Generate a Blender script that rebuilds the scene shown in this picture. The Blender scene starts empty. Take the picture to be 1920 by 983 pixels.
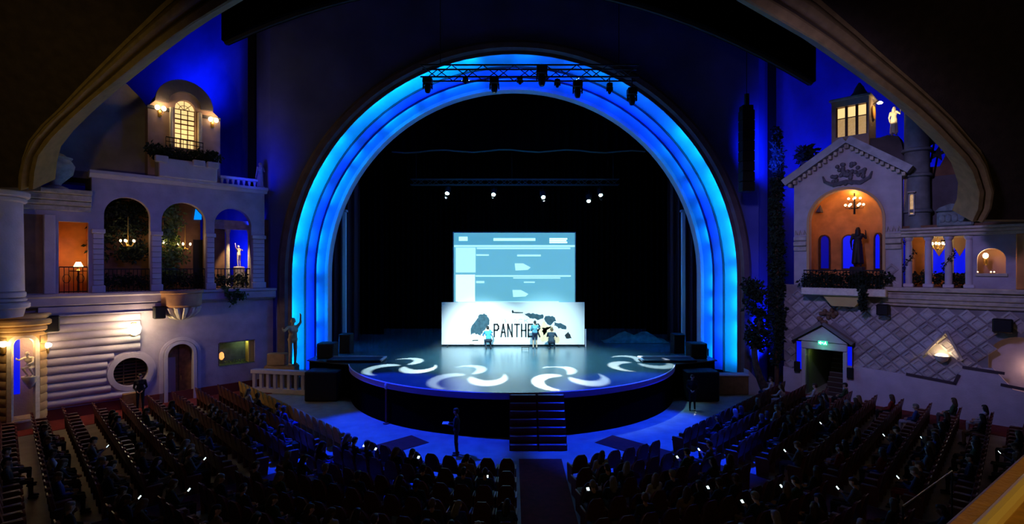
import bpy, bmesh, math, random
import numpy as np
from mathutils import Vector, Matrix
from mathutils.geometry import delaunay_2d_cdt

random.seed(7)
scene = bpy.context.scene
COL = scene.collection
PI = math.pi

# ------------------------------------------------------------------ camera, world, exposure
CAMZ, FPX, CX, HY = 7.0, 960.0, 960.0, 500.0      # eye height, focal length in pixels, image centre, horizon row
cam = bpy.data.cameras.new('camera')
cam.sensor_width = 36.0
cam.lens = 36.0 * FPX / 1920.0
cam.shift_y = (HY - 491.5) / 1920.0
cam.clip_end = 300
cam_o = bpy.data.objects.new('camera', cam)
cam_o.location = (0, 0, CAMZ)
cam_o.rotation_euler = (PI / 2, 0, 0)
COL.objects.link(cam_o)
scene.camera = cam_o

world = bpy.data.worlds.new('world')
scene.world = world
world.use_nodes = True
wb = world.node_tree.nodes['Background']
wb.inputs[0].default_value = (0.30, 0.22, 0.42, 1)
wb.inputs[1].default_value = 0.0035

scene.view_settings.view_transform = 'Standard'
scene.view_settings.look = 'None'
scene.view_settings.gamma = 1.0
scene.view_settings.use_curve_mapping = False
scene.view_settings.exposure = 0.0
scene.cycles.use_denoising = True
scene.cycles.max_bounces = 6
scene.cycles.diffuse_bounces = 3
scene.cycles.sample_clamp_indirect = 4.0
scene.cycles.caustics_reflective = False
scene.cycles.caustics_refractive = False


def aim(loc, target):
    d = Vector(target) - Vector(loc)
    return d.to_track_quat('-Z', 'Y').to_euler()


def lamp(name, kind, loc, color, power, target=None, size=0.1, angle=60, blend=0.5, size_y=None, parent=None):
    l = bpy.data.lights.new(name, kind)
    l.color = color
    l.energy = power
    if kind == 'AREA':
        l.size = size
        if size_y:
            l.shape = 'RECTANGLE'
            l.size_y = size_y
    else:
        l.shadow_soft_size = size
    if kind == 'SPOT':
        l.spot_size = math.radians(angle)
        l.spot_blend = blend
    o = bpy.data.objects.new(name, l)
    o.location = loc
    if target is not None:
        o.rotation_euler = aim(loc, target)
    COL.objects.link(o)
    if parent is not None:
        o.parent = parent
    return o


BLUE = (0.004, 0.022, 1.0)
WARM = (1.0, 0.60, 0.24)

# blue flood lights that wash the painted sky behind the two facades and beside the arch
lamp('sky_flood', 'AREA', (-22.6, 33.3, 18.6), BLUE, 240, (-21.0, 35.4, 22.0), size=1.2)
lamp('sky_flood', 'AREA', (-17.2, 31.6, 7.2), BLUE, 200, (-17.8, 33.6, 10.5), size=1.0)
lamp('sky_flood', 'AREA', (-15.3, 30.7, 9.5), BLUE, 40, (-16.2, 32.4, 11.5), size=0.8)
lamp('sky_flood', 'SPOT', (-14.4, 27.4, 11.9), BLUE, 260, (-15.6, 31.4, 14.0), size=0.3, angle=100, blend=1.0)  # unseen fill added to lift the dark sky band on the left
lamp('sky_flood', 'AREA', (21.0, 31.5, 11.5), BLUE, 230, (21.0, 35.5, 18), size=2.0)
lamp('sky_flood', 'AREA', (27.0, 28.5, 11.0), BLUE, 620, (28.5, 34.5, 15), size=2.5)
lamp('sky_flood', 'SPOT', (14.7, 29.6, 1.2), BLUE, 3200, (15.9, 31.6, 8.0), size=0.3, angle=100, blend=1.0)
lamp('sky_flood', 'SPOT', (13.9, 28.0, 12.5), BLUE, 2000, (16.3, 31.8, 15.0), size=0.3, angle=95, blend=1.0)
# stage wash from the front lighting bridge onto banner and stage
lamp('stage_wash', 'SPOT', (-3.0, 16.0, 15.5), (0.70, 0.95, 1.0), 50000, (-2.0, 32.3, 2.3), size=0.15, angle=19, blend=0.9)
lamp('stage_wash', 'SPOT', (3.5, 16.0, 15.5), (0.66, 0.94, 1.0), 32000, (2.2, 32.6, 2.4), size=0.15, angle=19, blend=0.9)
lamp('stage_wash', 'SPOT', (-2.5, 27.5, 17.2), (0.30, 0.84, 1.0), 30000, (-1.2, 28.6, 1.85), size=0.3, angle=44, blend=1.0)
lamp('stage_wash', 'SPOT', (3.5, 27.5, 17.2), (0.26, 0.80, 1.0), 21000, (3.0, 27.6, 1.85), size=0.3, angle=48, blend=1.0)
lamp('floor_wash', 'SPOT', (-8.5, 22.5, 14.5), (0.002, 0.03, 1.0), 26000, (-5.2, 20.6, 0.0), size=0.1, angle=38, blend=0.35)
lamp('floor_wash', 'SPOT', (8.5, 22.5, 14.5), (0.002, 0.03, 1.0), 26000, (5.6, 20.8, 0.0), size=0.1, angle=38, blend=0.35)
# lavender fill added for the two splayed walls, no fixture behind it
lamp('wall_fill', 'SPOT', (-4.0, 12.0, 15.0), (0.16, 0.11, 1.0), 1700, (-18.0, 27.0, 5.5), size=0.8, angle=42, blend=0.9)
lamp('wall_fill', 'SPOT', (4.0, 12.0, 15.0), (0.48, 0.37, 0.95), 4200, (18.5, 26.0, 7.0), size=0.8, angle=52, blend=0.9)
# warm lamps under the upper balcony, aimed up at its gilt edge
lamp('balcony_lamp', 'SPOT', (-11.0, 7.0, 7.6), (1.0, 0.68, 0.22), 650, (-17.0, 18.5, 13.0), size=0.4, angle=70, blend=1.0)
lamp('balcony_lamp', 'SPOT', (11.0, 7.0, 7.6), (1.0, 0.68, 0.22), 150, (17.0, 18.5, 12.5), size=0.4, angle=70, blend=1.0)
lamp('balcony_lamp', 'POINT', (2.6, 0.6, 8.6), (1.0, 0.64, 0.16), 100, size=0.1)

# ------------------------------------------------------------------ materials
MATS = {}


def mat(name, col, rough=0.75, metal=0.0, var=0.0, vscale=3.0, bump=0.0, bscale=20.0, emit=None, estr=0.0, spec=0.3, alpha=1.0, trans=0.0):
    if name in MATS:
        return MATS[name]
    m = bpy.data.materials.new(name)
    m.use_nodes = True
    nt = m.node_tree
    b = nt.nodes['Principled BSDF']
    b.inputs['Base Color'].default_value = (*col, 1)
    b.inputs['Roughness'].default_value = rough
    b.inputs['Metallic'].default_value = metal
    b.inputs['Specular IOR Level'].default_value = spec
    if alpha < 1:
        b.inputs['Alpha'].default_value = alpha
    if trans:
        b.inputs['Transmission Weight'].default_value = trans
    if emit:
        b.inputs['Emission Color'].default_value = (*emit, 1)
        b.inputs['Emission Strength'].default_value = estr
    if var > 0 or bump > 0:
        tc = nt.nodes.new('ShaderNodeTexCoord')
    if var > 0:
        n = nt.nodes.new('ShaderNodeTexNoise')
        n.inputs['Scale'].default_value = vscale
        n.inputs['Detail'].default_value = 5
        nt.links.new(tc.outputs['Object'], n.inputs['Vector'])
        r = nt.nodes.new('ShaderNodeValToRGB')
        r.color_ramp.elements[0].position = 0.3
        r.color_ramp.elements[1].position = 0.7
        r.color_ramp.elements[0].color = (*[c * (1 - var) for c in col], 1)
        r.color_ramp.elements[1].color = (*[min(1, c * (1 + var)) for c in col], 1)
        nt.links.new(n.outputs['Fac'], r.inputs['Fac'])
        nt.links.new(r.outputs['Color'], b.inputs['Base Color'])
    if bump > 0:
        n2 = nt.nodes.new('ShaderNodeTexNoise')
        n2.inputs['Scale'].default_value = bscale
        n2.inputs['Detail'].default_value = 4
        nt.links.new(tc.outputs['Object'], n2.inputs['Vector'])
        bp = nt.nodes.new('ShaderNodeBump')
        bp.inputs['Strength'].default_value = bump
        bp.inputs['Distance'].default_value = 0.05
        nt.links.new(n2.outputs['Fac'], bp.inputs['Height'])
        nt.links.new(bp.outputs['Normal'], b.inputs['Normal'])
    MATS[name] = m
    return m


PLASTER = mat('plaster', (0.42, 0.37, 0.46), 0.85, var=0.18, vscale=1.2, bump=0.25, bscale=9)
PLASTER_W = mat('plaster_white', (0.56, 0.50, 0.57), 0.8, var=0.10, vscale=2, bump=0.15, bscale=14)
STONE = mat('stone', (0.50, 0.44, 0.36), 0.8, var=0.22, vscale=4, bump=0.3, bscale=12)
STONE_W = mat('statue_stone', (0.80, 0.72, 0.56), 0.6, var=0.12, vscale=9)
SKYPAINT = mat('sky_paint', (0.10, 0.13, 0.45), 0.9, var=0.25, vscale=0.35)
ORANGE_P = mat('orange_plaster', (0.62, 0.25, 0.07), 0.8, var=0.25, vscale=1.5)
BROWN_P = mat('brown_plaster', (0.20, 0.11, 0.06), 0.85, var=0.3, vscale=1.5)
DARK_P = mat('dark_plaster', (0.11, 0.10, 0.11), 0.9, var=0.3, vscale=1.0, bump=0.3, bscale=6)
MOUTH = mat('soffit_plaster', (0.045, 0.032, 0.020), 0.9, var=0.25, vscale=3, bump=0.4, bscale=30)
MOULD = mat('moulding_gilt', (0.23, 0.165, 0.055), 0.6, var=0.2, vscale=3, bump=0.1)
WOOD = mat('wood_dark', (0.10, 0.045, 0.02), 0.5, var=0.35, vscale=6)
WOOD_M = mat('wood_mid', (0.24, 0.115, 0.045), 0.5, var=0.3, vscale=5)
IRON = mat('black_iron', (0.012, 0.012, 0.013), 0.5, metal=0.4)
BLACK = mat('black_paint', (0.008, 0.008, 0.009), 0.6)
BLACKCLOTH = mat('black_cloth', (0.0025, 0.0025, 0.003), 1.0, spec=0.0)
LEAF = mat('leaf_green', (0.035, 0.09, 0.03), 0.7, var=0.4, vscale=8)
LEAF_D = mat('leaf_dark', (0.012, 0.025, 0.014), 0.8, var=0.4, vscale=8)
CARPET = mat('red_carpet', (0.17, 0.018, 0.014), 0.95, var=0.25, vscale=5, bump=0.2, bscale=60)
FLOORM = mat('grey_floor', (0.34, 0.31, 0.25), 0.55, var=0.18, vscale=1.5)
STAGEM = mat('stage_floor', (0.055, 0.085, 0.10), 0.26, var=0.2, vscale=1.2, spec=0.5)
GOLD = mat('brass', (0.75, 0.47, 0.12), 0.32, metal=0.9)
GLASSB = mat('blue_glass', (0.02, 0.03, 0.2), 0.3, emit=(0.0, 0.006, 1.0), estr=0.75)
GLASSB2 = mat('dim_blue_glass', (0.02, 0.03, 0.2), 0.3, emit=(0.0, 0.004, 1.0), estr=0.22)
WARMGLASS = mat('lit_window_glass', (0.5, 0.4, 0.2), 0.4, emit=(1.0, 0.66, 0.26), estr=1.15)
WARMGLASS2 = mat('lit_curtain_glass', (0.5, 0.4, 0.2), 0.4, var=0.6, vscale=9, emit=(1.0, 0.60, 0.22), estr=0.42)
BULB = mat('bulb_glow', (1, 0.9, 0.7), 0.4, emit=(1.0, 0.74, 0.38), estr=7)
BULBW = mat('bulb_hot', (1, 0.95, 0.8), 0.4, emit=(1.0, 0.80, 0.45), estr=9)
LENS = mat('stage_lens', (0.7, 1, 1), 0.3, emit=(0.62, 1.0, 0.95), estr=30)


# ------------------------------------------------------------------ mesh builder
class MB:
    def __init__(self):
        self.v = []
        self.f = []

    def add(self, vs, fs):
        n = len(self.v)
        self.v += [tuple(p) for p in vs]
        self.f += [tuple(i + n for i in f) for f in fs]
        return self

    def box(self, x0, x1, y0, y1, z0, z1):
        x0, x1 = min(x0, x1), max(x0, x1)
        y0, y1 = min(y0, y1), max(y0, y1)
        z0, z1 = min(z0, z1), max(z0, z1)
        return self.add([(x0, y0, z0), (x1, y0, z0), (x1, y1, z0), (x0, y1, z0), (x0, y0, z1), (x1, y0, z1), (x1, y1, z1), (x0, y1, z1)],
                        [(0, 3, 2, 1), (4, 5, 6, 7), (0, 1, 5, 4), (1, 2, 6, 5), (2, 3, 7, 6), (3, 0, 4, 7)])

    def cbox(self, x0, x1, y0, y1, z0, z1, c=0.03):
        """box with chamfered vertical and horizontal edges, made of three stacked octagons"""
        def ring(z, k):
            a, b, d, e = x0 + k, x1 - k, y0 + k, y1 - k
            return [(a + c, d, z), (b - c, d, z), (b, d + c, z), (b, e - c, z), (b - c, e, z), (a + c, e, z), (a, e - c, z), (a, d + c, z)]
        return self.loft([ring(z0, c), ring(z0 + c, 0), ring(z1 - c, 0), ring(z1, c)])

    def loft(self, rings, caps=True, closed=True):
        n = len(rings[0])
        vs = [p for r in rings for p in r]
        fs = []
        for i in range(len(rings) - 1):
            for j in range(n if closed else n - 1):
                k = (j + 1) % n
                fs.append((i * n + j, i * n + k, (i + 1) * n + k, (i + 1) * n + j))
        if caps and closed:
            fs.append(tuple(range(n - 1, -1, -1)))
            fs.append(tuple((len(rings) - 1) * n + j for j in range(n)))
        return self.add(vs, fs)

    def prism(self, poly, a0, a1, axis='y'):
        def m(p, a):
            if axis == 'y':
                return (p[0], a, p[1])
            if axis == 'x':
                return (a, p[0], p[1])
            return (p[0], p[1], a)
        return self.loft([[m(p, a0) for p in poly], [m(p, a1) for p in poly]])

    def tube(self, pts, r, n=8, caps=True):
        pts = [Vector(p) for p in pts]
        rs = r if isinstance(r, (list, tuple)) else [r] * len(pts)
        rings = []
        up = None
        for i, p in enumerate(pts):
            t = (pts[min(i + 1, len(pts) - 1)] - pts[max(i - 1, 0)]).normalized()
            if up is None:
                up = Vector((0, 0, 1)) if abs(t.z) < 0.9 else Vector((1, 0, 0))
            a = t.cross(up)
            if a.length < 1e-5:
                a = t.cross(Vector((0.3, 1, 0.2)))
            a.normalize()
            b = a.cross(t).normalized()
            up = b
            rings.append([tuple(p + (a * math.cos(k * 2 * PI / n) + b * math.sin(k * 2 * PI / n)) * rs[i]) for k in range(n)])
        return self.loft(rings, caps)

    def lathe(self, prof, n=16, cx=0, cy=0, a0=0, a1=2 * PI, caps=True):
        full = abs(a1 - a0 - 2 * PI) < 1e-6
        m = n if full else n + 1
        rings = []
        for r, z in prof:
            rings.append([(cx + r * math.cos(a0 + (a1 - a0) * k / n), cy + r * math.sin(a0 + (a1 - a0) * k / n), z) for k in range(m)])
        return self.loft(rings, caps=full and caps, closed=full)

    def ball(self, c, r, n=10, m=6):
        rx, ry, rz = (r, r, r) if not isinstance(r, (tuple, list)) else r
        rings = []
        for i in range(m + 1):
            a = -PI / 2 + PI * i / m
            q = max(math.cos(a), 0.02)
            rings.append([(c[0] + rx * q * math.cos(k * 2 * PI / n), c[1] + ry * q * math.sin(k * 2 * PI / n), c[2] + rz * math.sin(a)) for k in range(n)])
        return self.loft(rings)

    def plate(self, outline, holes, y0, y1, fmap=None, grid=0):
        """solid sheet in the x-z plane between depths y0 and y1, with holes; fmap(x, z, y) bends it"""
        loops = [outline] + list(holes)
        co, ed, seg = [], [], []
        for lp in loops:
            s = len(co)
            lp2 = []
            for i, p in enumerate(lp):
                q = lp[(i + 1) % len(lp)]
                lp2.append(p)
                if grid:
                    d = math.hypot(q[0] - p[0], q[1] - p[1])
                    k = int(d / grid)
                    for j in range(1, k + 1):
                        lp2.append((p[0] + (q[0] - p[0]) * j / (k + 1), p[1] + (q[1] - p[1]) * j / (k + 1)))
            co += lp2
            n = len(lp2)
            ed += [(s + i, s + (i + 1) % n) for i in range(n)]

        def inside(p, lp):
            r = False
            for i in range(len(lp)):
                a, b = lp[i], lp[i - 1]
                if (a[1] > p[1]) != (b[1] > p[1]) and p[0] < (b[0] - a[0]) * (p[1] - a[1]) / (b[1] - a[1]) + a[0]:
                    r = not r
            return r
        if grid:
            xs = [p[0] for p in outline]
            zs = [p[1] for p in outline]
            nx, nz = int((max(xs) - min(xs)) / grid), int((max(zs) - min(zs)) / grid)
            for i in range(1, nx):
                for j in range(1, nz):
                    p = (min(xs) + i * (max(xs) - min(xs)) / nx, min(zs) + j * (max(zs) - min(zs)) / nz)
                    if inside(p, outline) and not any(inside(p, h) for h in holes):
                        co.append(p)
        V, E, Fc, _, _, _ = delaunay_2d_cdt([Vector(c) for c in co], ed, [], 0, 1e-5)
        tris = []
        for f in Fc:
            c = (sum(V[i][0] for i in f) / len(f), sum(V[i][1] for i in f) / len(f))
            if inside(c, outline) and not any(inside(c, h) for h in holes):
                a, b, d = V[f[0]], V[f[1]], V[f[2]]
                if (b[0] - a[0]) * (d[1] - a[1]) - (b[1] - a[1]) * (d[0] - a[0]) < 0:
                    f = f[::-1]
                tris.append(tuple(f))
        fm = fmap or (lambda x, z, y: (x, y, z))
        n = len(V)
        vs = [fm(p[0], p[1], y0) for p in V] + [fm(p[0], p[1], y1) for p in V]
        fs = [t for t in tris] + [tuple(i + n for i in t[::-1]) for t in tris]
        cnt = {}
        for t in tris:
            for i in range(3):
                cnt[(t[i], t[(i + 1) % 3])] = 1
        for (a, b) in list(cnt):
            if (b, a) not in cnt:
                fs.append((b, a, a + n, b + n))
        return self.add(vs, fs)

    def strip(self, pts, w, y):
        """flat stroke of width w along 2D points in the x-z plane at depth y (for lettering)"""
        for a, b in zip(pts[:-1], pts[1:]):
            d = Vector((b[0] - a[0], b[1] - a[1]))
            if d.length < 1e-6:
                continue
            d.normalize()
            e = Vector((-d.y, d.x)) * w / 2
            A = Vector(a) - d * w * 0.5
            B = Vector(b) + d * w * 0.5
            q = [A + e, A - e, B - e, B + e]
            self.add([(p.x, y, p.y) for p in q] + [(p.x, y + 0.004, p.y) for p in q],
                     [(0, 1, 2, 3), (7, 6, 5, 4), (0, 4, 5, 1), (1, 5, 6, 2), (2, 6, 7, 3), (3, 7, 4, 0)])
        return self

    def mesh(self, name, m, org=(0, 0, 0), smooth=None):
        me = bpy.data.meshes.new(name)
        o = org
        me.from_pydata([(p[0] - o[0], p[1] - o[1], p[2] - o[2]) for p in self.v], [], self.f)
        me.update()
        if m:
            me.materials.append(m)
        if smooth is not None:
            me.polygons.foreach_set('use_smooth', [True] * len(me.polygons))
            try:
                me.set_sharp_from_angle(angle=math.radians(smooth))
            except Exception:
                pass
        return me


ORG = {}
IDM = Matrix.Identity(4)


def setp(o, label=None, cat=None, group=None, kind=None):
    if label:
        o['label'] = label
    if cat:
        o['category'] = cat
    if group:
        o['group'] = group
    if kind:
        o['kind'] = kind
    return o


def T(name, label, cat, o=(0, 0, 0), F=IDM, group=None, kind=None):
    """an Empty at the base of a thing; parts are given in the coordinates of frame F"""
    e = bpy.data.objects.new(name, None)
    e.empty_display_size = 0.2
    COL.objects.link(e)
    e.matrix_world = F @ Matrix.Translation(o)
    ORG[e.name] = tuple(o)
    return setp(e, label, cat, group, kind)


def B(mb, name, m, parent, smooth=35, label=None, kind=None):
    o = bpy.data.objects.new(name, mb.mesh(name, m, ORG[parent.name], smooth))
    COL.objects.link(o)
    o.parent = parent
    ORG[o.name] = ORG[parent.name]
    return setp(o, label, None, None, kind)


def S(mb, name, m, label, cat, o=(0, 0, 0), F=IDM, group=None, kind=None, smooth=35):
    ob = bpy.data.objects.new(name, mb.mesh(name, m, o, smooth))
    COL.objects.link(ob)
    ob.matrix_world = F @ Matrix.Translation(o)
    ORG[ob.name] = tuple(o)
    return setp(ob, label, cat, group, kind)


def piece(me, name, parent, loc, rot=(0, 0, 0), scale=(1, 1, 1)):
    o = bpy.data.objects.new(name, me)
    COL.objects.link(o)
    g = ORG[parent.name]
    o.location = (loc[0] - g[0], loc[1] - g[1], loc[2] - g[2])
    o.rotation_euler = rot
    o.scale = scale
    o.parent = parent
    ORG[o.name] = (0, 0, 0)
    return o


def copy_tree(o, parent=None):
    c = o.copy()
    COL.objects.link(c)
    if parent is not None:
        c.parent = parent
    for ch in o.children:
        copy_tree(ch, c)
    return c


def P(px, py, Y):
    return ((px - CX) * Y / FPX, Y, CAMZ + (HY - py) * Y / FPX)


def proj(p):
    return CX + p[0] / p[1] * FPX, HY - (p[2] - CAMZ) / p[1] * FPX


# frames of the two splayed side walls: x along the wall as seen from the room, y into the wall, z up
ANG = math.atan2(1.0, 0.985)
FL = Matrix.Translation((-22.05, 22.05, 0)) @ Matrix.Rotation(ANG, 4, 'Z')
FR = Matrix.Translation((14.0, 30.2, 0)) @ Matrix.Rotation(-ANG, 4, 'Z')


def on(F, px, py, y=0.0):
    Fi = F.inverted()
    c = Fi @ Vector((0, 0, 0))
    d = Fi.to_3x3() @ Vector(((px - CX) / FPX, 1, 0))
    t = (y - c.y) / d.y
    return c.x + t * d.x, CAMZ + (HY - py) * t / FPX


def Lw(px, py, y=0.0):
    return on(FL, px, py, y)


def Rw(px, py, y=0.0):
    return on(FR, px, py, y)


def arch_poly(x0, x1, z0, ztop, n=14):
    """arched opening outline, semicircular or flatter head"""
    r = (x1 - x0) / 2
    h = min(r, (ztop - z0) * 0.9)
    zc = ztop - h
    c = (x0 + x1) / 2
    return [(x0, z0), (x1, z0)] + [(c + r * math.cos(a), zc + h * math.sin(a)) for a in [PI * k / n for k in range(n + 1)]]


def rect(x0, x1, z0, z1):
    return [(x0, z0), (x1, z0), (x1, z1), (x0, z1)]


ORDS = ['first', 'second', 'third', 'fourth', 'fifth', 'sixth', 'seventh', 'eighth', 'ninth', 'tenth', 'eleventh', 'twelfth', 'thirteenth', 'fourteenth', 'fifteenth', 'sixteenth', 'seventeenth', 'eighteenth', 'nineteenth', 'twentieth', 'twenty-first', 'twenty-second', 'twenty-third', 'twenty-fourth', 'twenty-fifth', 'twenty-sixth', 'twenty-seventh', 'twenty-eighth', 'twenty-ninth', 'thirtieth']


def foliage_mb(spots, leaf=0.16, seed=1, n_per=40, spread=0.4):
    """loose cloud of small folded leaves around the given (x, y, z, radius) spots"""
    rg = random.Random(seed)
    mb = MB()
    for (x, y, z, r) in spots:
        for _ in range(n_per):
            while True:
                q = Vector((rg.uniform(-1, 1), rg.uniform(-1, 1), rg.uniform(-1, 1)))
                if q.length <= 1:
                    break
            c = Vector((x, y, z)) + q * r
            d = Vector((rg.gauss(0, 1), rg.gauss(0, 1), rg.gauss(0, 1) - 0.3)).normalized()
            s = d.cross(Vector((rg.gauss(0, 1), rg.gauss(0, 1), rg.gauss(0, 1)))).normalized()
            L = leaf * rg.uniform(0.6, 1.3)
            nrm = d.cross(s) * L * 0.18
            mb.add([c, c + d * L * 0.5 + s * L * 0.3 + nrm, c + d * L, c + d * L * 0.5 - s * L * 0.3 + nrm, c + d * L * 0.5],
                   [(0, 1, 4), (1, 2, 4), (2, 3, 4), (3, 0, 4)])
    return mb

# ================================================================== FLOOR
mb = MB().box(-34, 34, -6, 31, -0.3, 0.0)
floor = S(mb, 'floor', FLOORM, None, None, kind='structure')
ROWC = (0.0, 24.5)
S2 = math.sqrt(0.5)


def carpet(name, pts, label):
    mb = MB()
    mb.prism(pts, 0.0, 0.012, 'z')
    o = B(mb, name, CARPET, floor, None)
    if label:
        o['label'] = label
    return o


def fl2(F, x, y):
    p = F @ Vector((x, y, 0))
    return (p.x, p.y)


carpet('aisle_carpet', [fl2(FL, -6, -2.0), fl2(FL, 10.6, -2.0), fl2(FL, 10.6, 0), fl2(FL, -6, 0)], 'red aisle carpet along the wall')
carpet('aisle_carpet', [fl2(FR, 1.5, -2.0), fl2(FR, 18, -2.0), fl2(FR, 18, 0), fl2(FR, 1.5, 0)], 'red aisle carpet along the wall')
for s in (-1, 1):
    a = Vector((s * 6.2, 24.5 - 6.2))
    d = Vector((s * S2, -S2))
    e = Vector((S2, s * S2)) * 0.62
    q = [a - d * 3.5 + e, a - d * 3.5 - e, a + d * 16 - e, a + d * 16 + e]
    carpet('aisle_carpet', [tuple(p) for p in (q if s > 0 else q[::-1])], 'red diagonal aisle carpet')
carpet('aisle_carpet', [(0.25, 2), (1.8, 2), (1.8, 18.6), (0.25, 18.6)], 'red centre aisle carpet')

# ================================================================== BACK WALL WITH SKY, CEILING
ACX, ACZ, APY = 0.15, 6.4, 30.3
wall_back = T('wall_back', None, None, kind='structure')
hole = [(ACX - 13.4, 0.001), (ACX + 13.4, 0.001)] + [(ACX + 13.4 * math.cos(a), ACZ + 13.4 * math.sin(a)) for a in [PI * k / 48 for k in range(49)]]
B(MB().plate([(-14.3, 0), (14.6, 0), (14.6, 26), (-14.3, 26)], [[(p[0], max(p[1], 0.02)) for p in hole]], APY, APY + 0.5), 'proscenium_wall', SKYPAINT, wall_back, None)
for s in (-1, 1):
    plan = [(14.3, 30.35), (15.0, 30.75), (16.0, 31.6), (17.6, 33.2), (19.4, 34.7), (22, 35.8), (26, 36.3), (31, 35.6), (36, 33.5), (40, 29)]
    rings = []
    for z in (0, 6, 12, 18, 22, 26):
        rings.append([(s * x, y, z) for x, y in plan] + [(s * (x + 0.4), y + 0.4, z) for x, y in plan[::-1]])
    B(MB().loft(rings), 'sky_panel', SKYPAINT, wall_back, 60)
S(MB().box(-42, 42, 10, 50, 26, 26.3), 'ceiling', DARK_P, None, None, kind='structure')

# black screen housing hung high in front of the arch
t = T('hanging_screen_housing', 'long black screen housing hung under the ceiling above the arch', 'screen housing', (0, 23, 18))
hp = []
NB = 24
for k in range(NB + 1):
    u = k / NB
    px = 415 + u * (1530 - 415)
    py = 75 * (1 - u) + 152 * u - 4 * u * (1 - u) * 150
    x, y, z = P(px, py, 23.0)
    hp.append((x, z))
B(MB().prism(hp + [(hp[-1][0], 26), (hp[0][0], 26)], 23.0, 23.6), 'front_panel', BLACKCLOTH, t)
B(MB().tube([(p[0], 23.3, p[1]) for p in hp], 0.12, 6), 'bottom_roller', BLACK, t)

# ================================================================== PROSCENIUM ARCH
ARCHM = mat('arch_plaster_led_blue', (0.06, 0.55, 0.92), 0.55, var=0.06, vscale=1.5)  # LED blue put into the plaster colour to saturate the bands
LIPM = mat('arch_lip_dark', (0.03, 0.035, 0.07), 0.6)
RIMM = mat('arch_rim_plaster', (0.16, 0.12, 0.12), 0.8, var=0.2, vscale=2)
LEDM = {}
for gi, gg in enumerate((0.03, 0.11, 0.24, 0.42)):
    for bi, ee in enumerate((24, 52, 110)):
        LEDM[(gi, bi)] = mat('led_glow_%d_%d' % (gi, bi), (0.1, 0.2, 0.8), 0.4, emit=(0.0, gg, 1.0), estr=ee)
arch = T('proscenium_arch', 'tall round proscenium arch with blue-lit concentric bands around the stage', 'arch', (ACX, APY, 0.6))


def arch_path(z0=0.6, n=56):
    pts = [(-1, 0, z0 - ACZ), (-1, 0, (z0 - ACZ) / 2)]
    for k in range(n + 1):
        a = PI - PI * k / n
        pts.append((math.cos(a), math.sin(a), None))
    pts += [(1, 0, (z0 - ACZ) / 2), (1, 0, z0 - ACZ)]
    return pts


def arch_sweep(prof, z0=0.6):
    """closed profile of (radius, depth) points swept along the arch"""
    rings = []
    for c, s, dz in arch_path(z0):
        if dz is None:
            rings.append([(ACX + r * c, y, ACZ + r * s) for r, y in prof])
        else:
            rings.append([(ACX + r * c, y, ACZ + dz) for r, y in prof])
    return MB().loft(rings)


B(arch_sweep([(13.95, 30.3), (13.95, 30.12), (13.75, 29.95), (13.45, 29.95), (13.3, 30.08), (13.1, 30.08), (13.1, 30.16), (13.45, 30.2), (13.45, 30.3)]), 'outer_rim', RIMM, arch)


def cove(r0, y0, r1, y1, sag=0.10):
    """concave band from outer (r0, y0) to inner (r1, y1), with a solid back"""
    fr_, bk_ = [], []
    nx, ny = (y1 - y0), (r0 - r1)
    L = math.hypot(nx, ny)
    for k in range(8):
        u = k / 7
        d = sag * 4 * u * (1 - u)
        for lst, e in ((fr_, d), (bk_, d + 0.025)):
            lst.append((r0 + (r1 - r0) * u + e * nx / L, y0 + (y1 - y0) * u + e * ny / L))
    return fr_ + bk_[::-1]


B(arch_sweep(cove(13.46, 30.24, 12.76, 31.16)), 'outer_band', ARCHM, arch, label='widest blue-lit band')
B(arch_sweep([(12.78, 31.08), (12.67, 31.08), (12.67, 31.16), (12.78, 31.22)]), 'moulding_lip', LIPM, arch)
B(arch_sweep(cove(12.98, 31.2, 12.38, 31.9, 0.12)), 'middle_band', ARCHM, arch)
B(arch_sweep([(12.44, 31.82), (12.335, 31.82), (12.335, 31.90), (12.44, 31.96)]), 'moulding_lip', LIPM, arch)
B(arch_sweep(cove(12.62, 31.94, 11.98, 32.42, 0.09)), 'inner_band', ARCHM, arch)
B(arch_sweep([(11.98, 32.40), (11.8, 32.40), (11.76, 32.5), (11.76, 33.0), (12.2, 33.0), (12.2, 32.5)]), 'inner_edge', mat('arch_edge', (0.72, 0.72, 0.78), 0.7), arch)
rgl = random.Random(17)
for band, (r, y) in enumerate(((13.30, 30.30), (12.82, 31.30), (12.47, 32.02))):
    Ls = ACZ - 0.6
    tot = 2 * Ls + PI * r

    def at_len(q, r=r, y=y, Ls=Ls):
        if q < Ls:
            return (ACX - r, y, 0.6 + q)
        if q > Ls + PI * r:
            return (ACX + r, y, ACZ - (q - Ls - PI * r))
        a = PI - (q - Ls) / r
        return (ACX + r * math.cos(a), y, ACZ + r * math.sin(a))
    n = 34
    for k in range(n):
        q0, q1 = tot * k / n, tot * (k + rgl.uniform(0.55, 0.92)) / n
        u = (k + 0.5) / n
        top_right = 0.46 < u < 0.70
        if band == 0:
            gi, bi = (1 if rgl.random() < 0.5 else 2, 1) if top_right else (3, 2)
        elif band == 1:
            gi, bi = (0, 1) if rgl.random() < 0.6 or top_right else (1, 1)
        else:
            gi, bi = (0, 1) if top_right else rgl.choice(((2, 1), (2, 1), (1, 1)))
        if rgl.random() < 0.18:
            bi = max(0, bi - 1)
        B(MB().tube([at_len(q0 + (q1 - q0) * j / 4) for j in range(5)], 0.03, 6), 'led_lamp', LEDM[(gi, bi)], arch)
for s in (-1, 1):
    x0 = ACX + s * 12.7
    mbx = MB().box(x0 - 0.95, x0 + 0.95, 29.75, 32.4, 0.0, 0.62).box(x0 - 1.05, x0 + 1.05, 29.65, 32.4, 0.5, 0.62)
    B(mbx, 'plinth', PLASTER_W, arch)

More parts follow.
